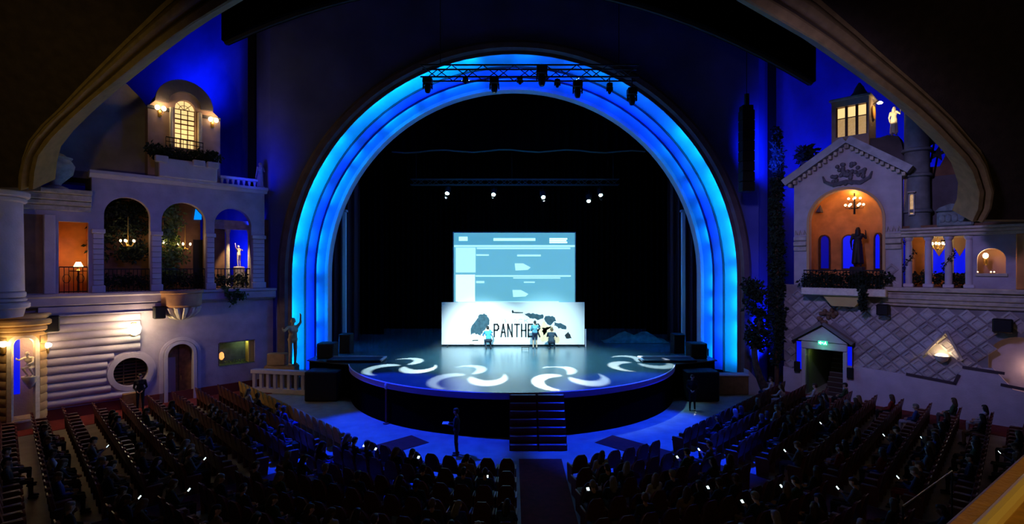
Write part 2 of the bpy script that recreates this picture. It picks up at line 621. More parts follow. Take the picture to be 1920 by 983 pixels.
# ================================================================== STAGE
SZ = 1.85
SYC, SR = 29.97, 9.1
stage = T('stage', 'glossy dark stage with a curved front edge', 'stage', (0, 29, 0))
fr = []
aend = math.asin(8.6 / SR)
for k in range(41):
    a = -aend + 2 * aend * k / 40
    fr.append((SR * math.sin(a), SYC - SR * math.cos(a)))
poly = fr + [(11.3, 28.2), (11.3, 32.0), (15.5, 33.2), (15.5, 44), (-15.5, 44), (-15.5, 33.2), (-11.3, 32.0), (-11.3, 28.2)]
B(MB().prism(poly, SZ - 0.06, SZ, 'z'), 'deck', STAGEM, stage, None)
inner = [(x * 0.992, y + 0.09) for x, y in fr] + [(11.2, 28.3), (11.2, 31.9), (15.4, 33.3), (15.4, 43.9), (-15.4, 43.9), (-15.4, 33.3), (-11.2, 31.9), (-11.2, 28.3)]
B(MB().prism(inner, 0.0, SZ - 0.06, 'z'), 'fascia', BLACKCLOTH, stage, None)
EDGEM = mat('stage_edge_lit_blue', (0.30, 0.26, 0.75), 0.5)  # blue-violet edge light put into the band's colour
lip = fr + [(x * 0.985, y + 0.14) for x, y in fr[::-1]]
B(MB().prism(lip, SZ - 0.28, SZ - 0.06, 'z'), 'edge_band', EDGEM, stage, None)
B(MB().tube([(x, y - 0.01, SZ - 0.02) for x, y in fr], 0.03, 6), 'edge_trim', mat('trim_light', (0.6, 0.55, 0.75), 0.35), stage)

# steps up to the stage
STEPM = mat('step_carpet', (0.14, 0.03, 0.045), 0.9, var=0.2, vscale=8)
NOSE = mat('step_nosing', (0.42, 0.38, 0.44), 0.35, metal=0.4)
st = T('stage_steps', 'dark red carpeted steps with pale nosings leading up to the stage', 'steps', (1.0, 19.7, 0))
NS = 7
for k in range(NS):
    z1 = SZ * (k + 1) / (NS + 0.0) - 0.04
    y0 = 19.45 + k * 0.2
    for (xa, xb) in ((-0.1, 0.98), (1.02, 2.1)):
        s_ = B(MB().box(xa, xb, y0, 20.95, z1 - SZ / NS, z1), 'step', STEPM, st, None)
        B(MB().cbox(xa + 0.03, xb - 0.03, y0 - 0.015, y0 + 0.035, z1 - 0.03, z1 + 0.012, 0.008), 'nosing', NOSE, s_)

# ---- stage house: curtains, batten, columns
def drape(x0, x1, y, z0, z1, amp=0.12, wl=0.45, m=BLACKCLOTH, n=None):
    n = n or int(abs(x1 - x0) / wl * 6)
    a, b = [], []
    for k in range(n + 1):
        x = x0 + (x1 - x0) * k / n
        yy = y + amp * math.sin(x * 2 * PI / wl) + 0.04 * math.sin(x * 1.7)
        a.append((x, yy))
        b.append((x, yy + 0.05))
    return MB().prism(a + b[::-1], z0, z1, 'z')


S(drape(-15, 15, 42.5, SZ, 22), 'backdrop_curtain', BLACKCLOTH, 'huge black pleated backdrop curtain at the rear of the stage', 'curtain', (0, 42.5, SZ))
for i, (x0, x1, y, sd) in enumerate(((-14.5, -10.6, 35.5, 'left'), (10.8, 14.5, 35.5, 'right'), (-14.5, -9.8, 39, 'left'), (10.2, 14.5, 39, 'right'))):
    S(drape(x0, x1, y, SZ, 21), 'wing_curtain', mat('wing_cloth', (0.11, 0.045, 0.055), 0.95) if i < 2 else BLACKCLOTH,
      ['dark wing curtain standing nearest the arch on the left', 'dark wing curtain standing nearest the arch on the right', 'black wing curtain deeper upstage on the left', 'black wing curtain deeper upstage on the right'][i], 'curtain', (x0, y, SZ), group='wing curtains')
S(drape(-13, 13, 36.5, 15.2, 22, 0.08, 0.7), 'border_curtain', BLACKCLOTH, 'black pleated border curtain hanging high across the stage opening', 'curtain', (0, 36.5, 15.2))
BATT = mat('batten_grey', (0.10, 0.12, 0.11), 0.6)
S(MB().tube([P(735 + 25 * k, 283 + 5 * math.sin(k * 1.3) * 0.5 + 0.006 * (k - 9) ** 2 * 4, 36.2) for k in range(20)], 0.055, 6), 'curtain_batten', BATT, 'thin pale batten line along the bottom of the border curtain', 'batten', (0, 36.2, 15.2))
BACKB = mat('black_flat', (0.005, 0.005, 0.006), 0.9)
for s, nm in ((-1, 'wall_stage_left'), (1, 'wall_stage_right')):
    S(MB().box(s * 15.6, s * 16, 31, 44.3, 0, 26), nm, BACKB, None, None, kind='structure')
S(MB().box(-16, 16, 43.9, 44.3, 0, 26), 'wall_stage_rear', BACKB, None, None, kind='structure')
for px, sd in ((646, 'left'), (1281, 'right')):
    x, y, z = P(px, 398, 33.9)
    c = T('wing_column', 'slim pale column standing just inside the arch on the ' + sd, 'column', (x, 33.9, SZ), group='wing columns')
    B(MB().cbox(x - 0.12, x + 0.12, 33.78, 34.02, SZ + 0.18, z, 0.03), 'shaft', mat('column_white', (0.9, 0.92, 0.9), 0.6), c)
    B(MB().cbox(x - 0.2, x + 0.2, 33.7, 34.1, SZ, SZ + 0.18, 0.02), 'base', BLACK, c)
    B(MB().cbox(x - 0.18, x + 0.18, 33.72, 34.08, z, z + 0.15, 0.02), 'capital', PLASTER_W, c)

# ================================================================== BALCONY MOUTH (the arch the picture is framed by)
MY, MZ, MK = 20.0, 9.6, 0.6
MN = Vector((0, -1, -MK)).normalized()      # faces the camera, leaning over it


def mouth_pt(px, py):
    q = (HY - py) / FPX
    Y = (MY + MK * MZ - MK * CAMZ) / (1 + MK * q)
    return Vector(P(px, py, Y))


inner_px = [(70, 352), (73, 318), (80, 289), (104, 258), (139, 223), (185, 182), (234, 143), (282, 104), (330, 68), (372, 40), (414, 15), (443, -2), (520, -45), (640, -105), (790, -150), (930, -165), (1070, -150), (1200, -105), (1300, -52), (1393, 0), (1462, 40), (1530, 79), (1575, 110), (1619, 141), (1662, 172), (1705, 205), (1742, 238), (1777, 273), (1800, 297), (1816, 320), (1829, 359), (1826, 390), (1816, 412)]
outer_px = [(36, 352), (37, 330), (44, 295), (55, 264), (80, 233), (110, 205), (146, 166), (183, 128), (234, 77), (270, 42), (300, 12), (325, -10), (430, -90), (580, -165), (760, -215), (930, -230), (1100, -215), (1270, -165), (1420, -85), (1500, -25), (1538, 0), (1608, 60), (1645, 94), (1679, 124), (1716, 156), (1752, 189), (1786, 222), (1818, 260), (1836, 280), (1848, 302), (1863, 355), (1858, 385), (1842, 412)]
IN = [mouth_pt(*p) for p in inner_px]
OUT = [mouth_pt(*p) for p in outer_px]
trim = T('trim_1', None, None, (0, 20, 10), kind='structure')


def mould(prof):
    rings = []
    for a, b in zip(IN, OUT):
        rings.append([tuple(a + (b - a) * w + MN * h) for w, h in prof])
    return MB().loft(rings)


B(mould([(0, -0.9), (0, 0.10), (0.06, 0.16), (0.30, 0.16), (0.36, 0.10), (0.36, -0.9)]), 'inner_fillet', MOULD, trim)
B(mould([(0.36, -0.3), (0.36, 0.02), (0.44, 0.02), (0.44, -0.3)]), 'groove', mat('groove_dark', (0.05, 0.035, 0.015), 0.8), trim)
B(mould([(0.44, -0.3), (0.44, 0.10), (0.5, 0.20), (0.6, 0.26), (0.72, 0.26), (0.8, 0.2), (0.86, 0.1), (0.88, -0.3)]), 'torus', MOULD, trim)
B(mould([(0.88, -0.3), (0.88, 0.06), (1.0, 0.06), (1.0, -0.3)]), 'outer_fillet', MOULD, trim)
a_, b_ = OUT[0], OUT[-1]
Pm = lambda p: (p.x, p.z)
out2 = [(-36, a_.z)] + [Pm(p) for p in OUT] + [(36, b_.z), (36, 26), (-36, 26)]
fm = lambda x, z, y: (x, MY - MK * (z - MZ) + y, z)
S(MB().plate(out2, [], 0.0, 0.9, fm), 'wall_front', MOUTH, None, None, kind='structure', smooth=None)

# balcony parapet at the viewer's feet
bal = T('wall_balcony', None, None, (0, 0, 5), kind='structure')
path = [(-9, -3.2), (-5, -2.0), (-2.4, -1.0), (-0.6, 0.06), (0.35, 0.71), (1.03, 1.19), (1.58, 1.58), (2.5, 2.1), (3.8, 2.7), (6, 3.4)]
pts = [Vector((x, y, 0)) for x, y in path]


def rail_sweep(prof):
    rings = []
    for i, p in enumerate(pts):
        d = (pts[min(i + 1, len(pts) - 1)] - pts[max(i - 1, 0)]).normalized()
        n = Vector((d.y, -d.x, 0))          # towards the viewer's side
        rings.append([tuple(p + n * u + Vector((0, 0, z))) for u, z in prof])
    return MB().loft(rings)


RAILM = mat('rail_leather', (0.30, 0.15, 0.035), 0.45, var=0.2, vscale=30, bump=0.1, bscale=60)
B(rail_sweep([(0.02, 4.6), (0.02, 6.34), (0.3, 6.34), (0.3, 4.6)]), 'parapet', PLASTER, bal)
B(rail_sweep([(0.0, 6.34), (0.0, 6.42), (0.012, 6.432), (0.12, 6.436), (0.28, 6.44), (0.33, 6.43), (0.35, 6.34)]), 'padded_cap', RAILM, bal)
B(rail_sweep([(0.07 + 0.018 * math.cos(a), 6.446 + 0.018 * math.sin(a)) for a in [2 * PI * k / 10 for k in range(10)]]), 'brass_rail', mat('polished_brass', (0.95, 0.72, 0.28), 0.28, metal=0.35, spec=0.6), bal)
B(MB().prism([(x, y) for x, y in path] + [(6, -5.5), (-9, -5.5)], 4.5, 4.6, 'z'), 'balcony_floor', CARPET, bal, None)

# ================================================================== LEFT WALL
wl = T('wall_left', None, None, (0, 0, 0), FL, kind='structure')
xend, _ = Lw(512, 0)
zled0, zled1 = 5.15, 5.75


def LX(px, y=0):
    return Lw(px, 0, y)[0]


# lower wall with round window, door, display window and niche opening
rwx, rwz = Lw(245, 697)
rw_r = 0.72
dx0, dx1 = LX(314), LX(362)
dzt = Lw(338, 645)[1]
ax0, ax1 = LX(411), LX(478)
az0, az1 = Lw(445, 683)[1], Lw(445, 641)[1]
circ = lambda cx, cz, r, n=28: [(cx + r * math.cos(2 * PI * k / n), cz + r * math.sin(2 * PI * k / n)) for k in range(n)]
B(MB().plate([(-7, 0), (xend, 0), (xend, 5.7), (-7, 5.7)], [circ(rwx, rwz, rw_r), arch_poly(dx0, dx1, 0.02, dzt), rect(ax0, ax1, az0, az1)], 0, 0.5), 'lower_wall', PLASTER, wl, None)
# horizontal half-round boards left of the window
bx0, bx1 = LX(76), LX(262)
nb = 12
bh = (5.1 - 0.55) / nb
for k in range(nb):
    z0 = 0.55 + k * bh
    xe = bx1
    xs = [(bx0, xe)]
    zc = z0 + bh / 2
    if abs(zc - rwz) < rw_r + 0.30:
        q = math.sqrt(max(0.01, (rw_r + 0.26) ** 2 - max(0, abs(zc - rwz) - bh * 0.3) ** 2))
        xs = [(bx0, rwx - q)]
    for (xa, xb) in xs:
        prof = [(0.0, z0), (0.0, z0 + bh * 0.99), (-0.06, z0 + bh * 0.97), (-0.14, z0 + bh * 0.78), (-0.16, z0 + bh * 0.5), (-0.14, z0 + bh * 0.25), (-0.07, z0 + bh * 0.08)]
        B(MB().prism(prof, xa, xb, 'x'), 'siding_board', PLASTER_W, wl, 50)
B(MB().box(bx0, xend, -0.06, 0, 0, 0.5), 'skirting', mat('skirting_red', (0.16, 0.03, 0.025), 0.8), wl, None)

# ledge between the storeys
prof = [(0.3, zled0), (-0.25, zled0), (-0.42, zled0 + 0.1), (-0.42, zled0 + 0.42), (-0.55, zled0 + 0.5), (-0.55, zled1), (0.3, zled1)]
B(MB().prism(prof, -7, xend, 'x'), 'ledge', PLASTER, wl, None)

B(MB().cbox(LX(70), LX(309), -0.4, 0.0, 4.82, zled0 + 0.02, 0.02), 'ledge_fascia', PLASTER, wl, None)
B(MB().cbox(LX(70), LX(309), -0.46, 0.0, 4.74, 4.82, 0.02), 'ledge_fillet', PLASTER, wl, None)
# gallery storey
GY = 0.4
g = lambda px, y=0: Lw(px, 0, y)[0]
x172, x495 = g(172), g(496)
zlow = Lw(120, 357)[1]
zc_main = 11.35
op_room = rect(g(110), g(166), zled1 + 0.02, Lw(138, 416)[1])
a1 = arch_poly(g(195), g(282), zled1 + 0.02, Lw(238, 370)[1], 18)
a2 = arch_poly(g(303), g(386), zled1 + 0.02, Lw(345, 380)[1], 18)
a3 = arch_poly(g(402), g(471), zled1 + 0.02, Lw(436, 391)[1], 18)
B(MB().plate([(-7, zled1), (x495, zled1), (x495, zc_main), (x172, zc_main), (x172, zlow - 0.1), (-7, zlow - 0.1)], [op_room, a1, a2, a3], 0.0, GY), 'gallery_wall', PLASTER, wl, None)
B(MB().prism([(0.2, zc_main - 0.12), (-0.12, zc_main - 0.12), (-0.2, zc_main), (-0.3, zc_main + 0.06), (-0.3, zc_main + 0.2), (0.45, zc_main + 0.2), (0.45, zc_main - 0.1)], x172 - 0.1, x495 + 0.1, 'x'), 'cornice', PLASTER_W, wl, None)
for j, (z0, z1, pr) in enumerate(((zlow - 0.95, zlow - 0.72, 0.1), (zlow - 0.70, zlow - 0.5, 0.2), (zlow - 0.48, zlow - 0.2, 0.32), (zlow - 0.2, zlow + 0.02, 0.5))):
    B(MB().cbox(-7, x172 - 0.02, -pr, 0.3, z0, z1, 0.03), 'entablature_course', STONE, wl, None)
# pilasters as stacked stone blocks
blk = {}


def stack(F, parent, x0, x1, z0, z1, pr, n, m=PLASTER_W):
    key = (round(x1 - x0, 3), round((z1 - z0) / n, 3), pr, m.name)
    h = (z1 - z0) / n
    if key not in blk:
        blk[key] = MB().cbox(-(x1 - x0) / 2, (x1 - x0) / 2, -pr, 0.02, 0.012, h - 0.012, 0.02).mesh('stone_block', m)
    for k in range(n):
        piece(blk[key], 'stone_block', parent, ((x0 + x1) / 2, 0, z0 + k * h))


zsp = Lw(238, 440)[1]
for (p0, p1, pr, n) in ((174, 194, 0.08, 10), (284, 302, 0.10, 9), (387, 401, 0.10, 9), (473, 495, 0.08, 10)):
    stack(FL, wl, g(p0), g(p1), zled1 + 0.35, zsp, pr, n)
    B(MB().cbox(g(p0) - 0.06, g(p1) + 0.06, -0.2, 0.0, zled1, zled1 + 0.35, 0.03), 'pilaster_base', PLASTER_W, wl)
    B(MB().cbox(g(p0) - 0.06, g(p1) + 0.06, -0.2, 0.0, zsp, zsp + 0.22, 0.03), 'pilaster_capital', PLASTER_W, wl)
B(MB().cbox(g(82), g(104), -0.16, 0.02, zled1, Lw(93, 402)[1], 0.03), 'pilaster', PLASTER_W, wl)
B(MB().box(g(44), g(80), -0.05, 0.0, zled1 + 0.05, Lw(62, 402)[1]), 'dark_panel', BROWN_P, wl, None)

# corridor behind the gallery
CD = 2.4
xr0, xr1 = g(166) + 0.25, g(402) - 0.1
B(MB().box(-7, x495, GY, CD, zled0, zled1), 'gallery_floor', BROWN_P, wl, None)
B(MB().box(-7, xr0, CD - 0.1, CD, zled1, zlow - 0.2), 'room_back_wall', ORANGE_P, wl, None)
B(MB().box(xr0 - 0.1, xr0, GY, CD - 0.1, zled1, zlow - 0.2), 'partition', ORANGE_P, wl, None)
B(MB().box(g(80), g(80) + 0.1, GY, CD - 0.1, zled1, zlow - 0.2), 'partition', ORANGE_P, wl, None)
B(MB().box(xr0, xr1, CD - 0.1, CD, zled1, 11.0), 'gallery_back_wall', BROWN_P, wl, None)
B(MB().box(-7, xr0, GY, CD, zlow - 0.2, zlow), 'gallery_ceiling', BROWN_P, wl, None)
B(MB().box(xr0, xr1, GY, CD, 11.0, 11.2), 'gallery_ceiling', BROWN_P, wl, None)
B(MB().box(x172, x172 + 0.3, GY, CD, zlow - 0.2, zc_main), 'gallery_side_wall', DARK_P, wl, None)
# bay with the statue: beam, side posts, open sky behind
zb0, zb1 = Lw(436, 431, 1.6)[1], Lw(436, 414, 1.6)[1]
B(MB().box(xr1, x495, 1.45, 1.75, zb0, zb1), 'bay_beam', STONE, wl, None)
for p in (427, 468):
    xx = g(p, 1.6)
    B(MB().lathe([(0.17, zled1), (0.17, zled1 + 0.15), (0.12, zled1 + 0.2), (0.11, zb0 - 0.2), (0.15, zb0 - 0.1), (0.15, zb0)], 12, xx, 1.6), 'bay_column', STONE_W, wl)
B(MB().box(xr1, g(421, 1.7), 1.62, 1.72, zled1, zb0), 'bay_panel', BROWN_P, wl, None)
B(MB().box(g(472, 1.7), x495, 1.62, 1.72, zled1, zb0), 'bay_panel', BROWN_P, wl, None)
B(MB().box(xr1, xr1 + 0.12, GY, 1.8, zled1, zc_main), 'bay_side_wall', BROWN_P, wl, None)
B(MB().box(x495 - 0.1, x495, GY, 1.8, zled1, zc_main), 'bay_side_wall', BROWN_P, wl, None)
xd0, xd1 = g(362, CD - 0.1), g(383, CD - 0.1)
B(MB().box(xd0, xd1, CD - 0.16, CD - 0.1, zled1, Lw(372, 450, CD)[1]), 'gallery_doorway', BLACK, wl, None)
sg = S(MB().plate([(g(364, 2.2), Lw(366, 412, 2.2)[1]), (g(378, 2.2), Lw(378, 412, 2.2)[1]), (g(378, 2.2), Lw(378, 404, 2.2)[1]), (g(367, 2.2), Lw(367, 392, 2.2)[1])], [], 2.2, 2.26), 'window_2', mat('cyan_pane', (0, 0.1, 0.3), 0.3, emit=(0.0, 0.22, 1.0), estr=1.2), None, None, F=FL, kind='structure')

# bright recess filler wall right of the gallery towards the arch
B(MB().box(x495 + 0.05, x495 + 0.5, 0.5, 0.9, 0, Lw(512, 412)[1]), 'end_pier', BROWN_P, wl, None)

# ---- upper block above the cornice
zt = zc_main + 0.2
ub0, ub1 = g(98, 1.2), g(279, 1.2)
pl = [(ub0 - 3, zt), (ub1, zt), (ub1, Lw(279, 205, 1.2)[1]), (g(262, 1.2), Lw(262, 182, 1.2)[1]), (g(238, 1.2), Lw(238, 158, 1.2)[1]), (g(205, 1.2), Lw(205, 140, 1.2)[1]), (ub0 - 3, Lw(205, 140, 1.2)[1])]
UPM = mat('upper_plaster', (0.30, 0.28, 0.33), 0.9, var=0.2, vscale=1.0, bump=0.3, bscale=7)
B(MB().plate(pl, [], 1.2, 3.2), 'upper_wall', UPM, wl, None)
B(MB().box(-7, x495, 0.4, 3.4, zt - 0.35, zt - 0.02), 'roof_slab', DARK_P, wl, None)

# tower with the lit window
tw = T('window_tower', 'upper tower block with a rounded gable, lit arched window between wall lamps', 'tower', (g(345, 0.6), 0.6, zt), FL)
t0, t1 = g(277, 0.5), g(413, 0.5)
zl, zr = Lw(277, 190, .5)[1], Lw(413, 231, .5)[1]
zm = (zl + zr) / 2
gc, gz = g(346, .5), Lw(346, 200, .5)[1]
gr = g(394, .5) - gc
wx0, wx1 = g(328, .5), g(367, .5)
wz0, wz1 = Lw(348, 278, .5)[1], Lw(347, 188, .5)[1]
tout = [(t0, zt), (t1, zt), (t1, zm)]
tout += [(gc + gr * math.cos(a), gz + gr * 1.02 * math.sin(a)) for a in [0.1 + (PI - 0.2) * k / 16 for k in range(17)]] + [(t0, zm)]
B(MB().plate(tout, [arch_poly(wx0, wx1, wz0, wz1, 14)], 0.5, 2.6), 'wall', mat('tower_plaster', (0.42, 0.29, 0.25), 0.85, var=0.15, vscale=2), tw, None)
gab = [(gc + (gr + 0.12) * math.cos(a), gz + (gr + 0.12) * 1.02 * math.sin(a)) for a in [PI * k / 20 for k in range(21)]] + [(gc + gr * 0.62 * math.cos(a), gz + gr * 0.62 * math.sin(a)) for a in [PI - PI * k / 20 for k in range(21)]]
B(MB().plate(gab, [], 0.34, 0.5), 'gable_moulding', DARK_P, tw, None)
for p0, p1, c in ((277, 322, 0), (374, 413, 1)):
    B(MB().cbox(g(p0, .5) - 0.05, g(p1, .5), 0.38, 0.5, zm - 0.12, zm + 0.04, 0.02), 'coping', DARK_P, tw)
for p0, p1 in ((317, 323), (370, 377)):
    B(MB().cbox(g(p0, .5), g(p1, .5), 0.30, 0.5, wz0, Lw(347, 207, .5)[1], 0.03), 'side_column', STONE_W, tw)
w1 = T('window_1', None, None, ((wx0 + wx1) / 2, 0.6, wz0), FL, kind='structure')
nr, nc = 8, 3
hw = (wx1 - wx0)
zsplit = wz1 - hw / 2
pane_i = 0
for c in range(nc):
    for r in range(nr):
        xa, xb = wx0 + hw * c / nc, wx0 + hw * (c + 1) / nc
        za, zb = wz0 + (zsplit - wz0) * r / nr, wz0 + (zsplit - wz0) * (r + 1) / nr
        B(MB().box(xa + 0.02, xb - 0.02, 0.78, 0.8, za + 0.02, zb - 0.02), 'pane', WARMGLASS, w1, None)
B(MB().plate([(wx0, zsplit)] + [(wx1, zsplit)] + [((wx0 + wx1) / 2 + hw / 2 * math.cos(PI * k / 12), zsplit + hw / 2 * math.sin(PI * k / 12)) for k in range(1, 12)], [], 0.78, 0.8), 'fanlight_pane', WARMGLASS, w1, None)
mm = MB()
for c in range(nc + 1):
    xa = wx0 + hw * c / nc
    mm.box(xa - 0.018, xa + 0.018, 0.72, 0.79, wz0, zsplit)
for r in range(nr + 1):
    za = wz0 + (zsplit - wz0) * r / nr
    w_ = 0.03 if r in (5, 6) else 0.016
    mm.box(wx0, wx1, 0.72, 0.79, za - w_, za + w_)
for k in range(1, 4):
    a = PI * k / 4
    mm.tube([((wx0 + wx1) / 2, 0.76, zsplit), ((wx0 + wx1) / 2 + hw / 2 * math.cos(a), 0.76, zsplit + hw / 2 * math.sin(a))], 0.015, 4)
mm.tube([((wx0 + wx1) / 2 + hw / 4 * math.cos(PI * k / 12), 0.76, zsplit + hw / 4 * math.sin(PI * k / 12)) for k in range(13)], 0.015, 4)
B(mm, 'glazing_bars', WOOD, w1, None)
lamp('window_spill', 'POINT', FL @ Vector(((wx0 + wx1) / 2, 0.35, wz0 + 0.9)), WARM, 8, size=0.2)


def sconce2(px, py, F, label, y=0.5, power=30, n=2, grp='wall lamps', hot=BULB, sc=1.0, drop=0.0):
    """wall lamp: backplate, curved arms and shaded bulbs"""
    x, z = on(F, px, py, y - 0.2)
    t = T('wall_lamp', label, 'wall lamp', (x, y, z - 0.25), F, group=grp)
    B(MB().lathe([(0.05, z - 0.42), (0.09, z - 0.34), (0.09, z - 0.12), (0.05, z - 0.05)], 10, x, y - 0.03), 'backplate', GOLD, t)
    for k in range(n):
        dx = (k - (n - 1) / 2) * 0.28 * sc
        B(MB().tube([(x, y - 0.05, z - 0.3), (x + dx * 0.6, y - 0.2, z - 0.34), (x + dx, y - 0.22, z - 0.25), (x + dx, y - 0.22, z - 0.1)], 0.015, 6), 'arm', GOLD, t)
        B(MB().lathe([(0.03, z - 0.12), (0.10 * sc, z - 0.06), (0.115 * sc, z + 0.04), (0.06 * sc, z + 0.12)], 10, x + dx, y - 0.22), 'shade', hot, t)
    lamp('lamp_light', 'POINT', F @ Vector((x, y - 0.34 - drop, z + 0.12)), WARM, power, size=0.07)
    return t


sconce2(301, 203, FL, 'twin-bulb wall lamp left of the lit arched tower window', power=26)
sconce2(400, 225, FL, 'twin-bulb wall lamp right of the lit arched tower window', power=26)

# balcony under the tower window
bt = T('tower_balcony', 'small stone balcony with iron railing beneath the lit arched tower window', 'balcony', (gc, 0.2, zt), FL)
bz = Lw(346, 300, 0)[1]
bx0_, bx1_ = g(296, -0.2), g(405, -0.2)
B(MB().cbox(bx0_, bx1_, -0.45, 0.5, zt, bz - 0.1, 0.04), 'slab', PLASTER_W, bt)
for p in (302, 372, 398):
    x_ = g(p, -0.4)
    B(MB().cbox(x_ - 0.28, x_ + 0.28, -0.62, -0.35, bz - 0.35, bz - 0.02, 0.03), 'stone_cap', PLASTER_W, bt)
rz = Lw(347, 264, 0)[1]
rx0, rx1 = g(311, -0.3), g(381, -0.3)
B(MB().tube([(rx0, -0.3, rz), (rx1, -0.3, rz - 0.05)], 0.028, 6), 'top_rail', IRON, bt)
B(MB().tube([(rx0, -0.3, rz - 0.22), (rx1, -0.3, rz - 0.27)], 0.02, 6), 'middle_rail', IRON, bt)
for k in range(12):
    x_ = rx0 + (rx1 - rx0) * k / 11
    B(MB().tube([(x_, -0.3, bz - 0.1), (x_, -0.3, rz - 0.02)], 0.014, 5), 'baluster', IRON, bt)
for i, (pa, pb, ya, lab) in enumerate(((283, 318, 290, 'dark leafy shrub at the left end of the tower balcony'), (322, 370, 292, 'dark leafy shrub behind the middle of the tower balcony rail'), (372, 410, 288, 'dark leafy shrub at the right end of the tower balcony'))):
    t = T('balcony_shrub', lab, 'shrub', (g((pa + pb) / 2, -0.1), -0.1, bz - 0.1), FL, group='shrubs on the tower balcony')
    sp = []
    for k in range(5):
        x_ = g(pa + (pb - pa) * (k + 0.5) / 5, -0.1)
        sp.append((x_, -0.05 + 0.1 * (k % 2), Lw(345, ya + 3 * (k % 2), 0)[1], 0.36))
    B(foliage_mb(sp, 0.2, 20 + i, 70), 'foliage', LEAF_D, t, None, kind='stuff')
    B(MB().tube([(x_, 0, bz - 0.1), (x_ - 0.2, 0, bz + 0.2)], 0.03, 5), 'stem', WOOD, t)

# railings in the gallery openings
def railing(F, x0, x1, z0, h, label, y=0.12, n=None, parent_name='iron_railing', grp='gallery railings'):
    t = T(parent_name, label, 'railing', ((x0 + x1) / 2, y, z0), F, group=grp)
    B(MB().box(x0, x1, y - 0.025, y + 0.025, z0 + h - 0.05, z0 + h), 'top_rail', IRON, t)
    B(MB().box(x0, x1, y - 0.02, y + 0.02, z0 + 0.06, z0 + 0.1), 'bottom_rail', IRON, t)
    n = n or max(4, int((x1 - x0) / 0.16))
    for k in range(n + 1):
        x = x0 + (x1 - x0) * k / n
        B(MB().tube([(x, y, z0), (x, y, z0 + h - 0.02)], 0.014, 4), 'baluster', IRON, t)
    for k in range(0, n - 1, 3):
        x = x0 + (x1 - x0) * (k + 1.5) / n
        B(MB().tube([(x + 0.14 * math.cos(a), y, z0 + h * 0.55 + 0.2 * math.sin(a)) for a in [2 * PI * j / 10 for j in range(11)]], 0.012, 4), 'scroll', IRON, t)
    return t


rh = Lw(140, 500)[1] - zled1
railing(FL, g(110) + .03, g(166) - .03, zled1, rh, 'black iron railing in front of the orange lamp-lit room')
railing(FL, g(195) + .03, g(282) - .03, zled1, 1.15, 'black iron railing in the large dark ivy-filled left arch')
railing(FL, g(303) + .03, g(386) - .03, zled1, 1.15, 'black iron railing in the middle gallery arch')
railing(FL, g(402) + .03, g(471) - .03, zled1, 1.15, 'black iron railing in front of the gallery statue')

# ivy in the gallery
def ivy(F, label, boxes, seed, m=LEAF, leaf=0.22, n=70, grp=None, name='ivy'):
    t = T(name, label, 'plant', (boxes[0][0], boxes[0][1], boxes[0][2]), F, group=grp)
    B(foliage_mb(boxes, leaf, seed, n), 'foliage', m, t, None, kind='stuff')
    return t


rg = random.Random(3)
ivy(FL, 'dark ivy covering the back of the large left gallery arch', [(rg.uniform(g(195), g(285)), rg.uniform(1.3, 2.1), rg.uniform(7.5, 10.3), 0.5) for _ in range(26)], 31, LEAF_D)
ivy(FL, 'bright green ivy hanging at the top of the middle gallery arch', [(g(303 + 0.8 * k + rg.uniform(-5, 34)), rg.uniform(0.7, 1.6), 10.6 - 0.16 * k - rg.uniform(0, .5), 0.42) for k in range(26)], 32, mat('leaf_lit', (0.16, 0.24, 0.06), 0.7, var=0.4, vscale=6))  # lamplight on this ivy put into a brighter leaf colour
for i, (pa, pb) in enumerate(((200, 280), (306, 384), (404, 468))):
    lab = ['dark planting along the foot of the large left gallery arch', 'dark planting along the foot of the middle gallery arch', 'dark planting along the foot of the statue arch'][i]
    ivy(FL, lab, [(g(pa + (pb - pa) * k / 7), 0.55 + 0.1 * (k % 2), zled1 + 0.45 + 0.15 * rg.random(), 0.35) for k in range(8)], 40 + i, LEAF_D, 0.2, 45, 'gallery planting', 'planting')
ivy(FL, 'green creeper trailing over the ledge below the statue arch', [(g(418 + 6 * k), -0.6, zled1 + 0.1 - 0.28 * k * (k < 3) - 0.1 * k, 0.22) for k in range(6)], 50, LEAF, 0.18, 45, None, 'creeper')

# chandeliers in the gallery
def chandelier(F, px, py, y, label, n=5, r=0.28, power=14, top=None, grp='gallery chandeliers', br=0.05):
    x, z = on(F, px, py, y)
    top = top or z + 1.2
    t = T('chandelier', label, 'chandelier', (x, y, z - 0.3), F, group=grp)
    B(MB().tube([(x, y, z - 0.3), (x, y, top)], 0.02, 6), 'stem', GOLD, t)
    B(MB().lathe([(0.02, z - 0.34), (0.07, z - 0.28), (0.04, z - 0.2)], 8, x, y), 'hub', GOLD, t)
    for k in range(n):
        a = 2 * PI * k / n + 0.4
        q = (x + r * math.cos(a), y + r * math.sin(a))
        ar = B(MB().tube([(x, y, z - 0.26), (x + r * .6 * math.cos(a), y + r * .6 * math.sin(a), z - 0.3), (q[0], q[1], z - 0.1)], 0.012, 5), 'arm', GOLD, t)
        B(MB().ball((q[0], q[1], z - 0.02), (br, br, br * 1.4), 8, 6), 'bulb', BULB, ar)
    lamp('lamp_light', 'POINT', F @ Vector((x, y, z + 0.15)), WARM, power, size=0.12)
    return t


chandelier(FL, 240, 451, 0.9, 'glowing chandelier in the large left gallery arch', 5, 0.3, 16)
chandelier(FL, 347, 457, 1.1, 'glowing chandelier in the right half of the middle gallery arch', 5, 0.3, 22)
chandelier(FL, 306, 454, 1.2, 'small glowing chandelier partly hidden by the pilaster beside the middle arch', 3, 0.16, 10)

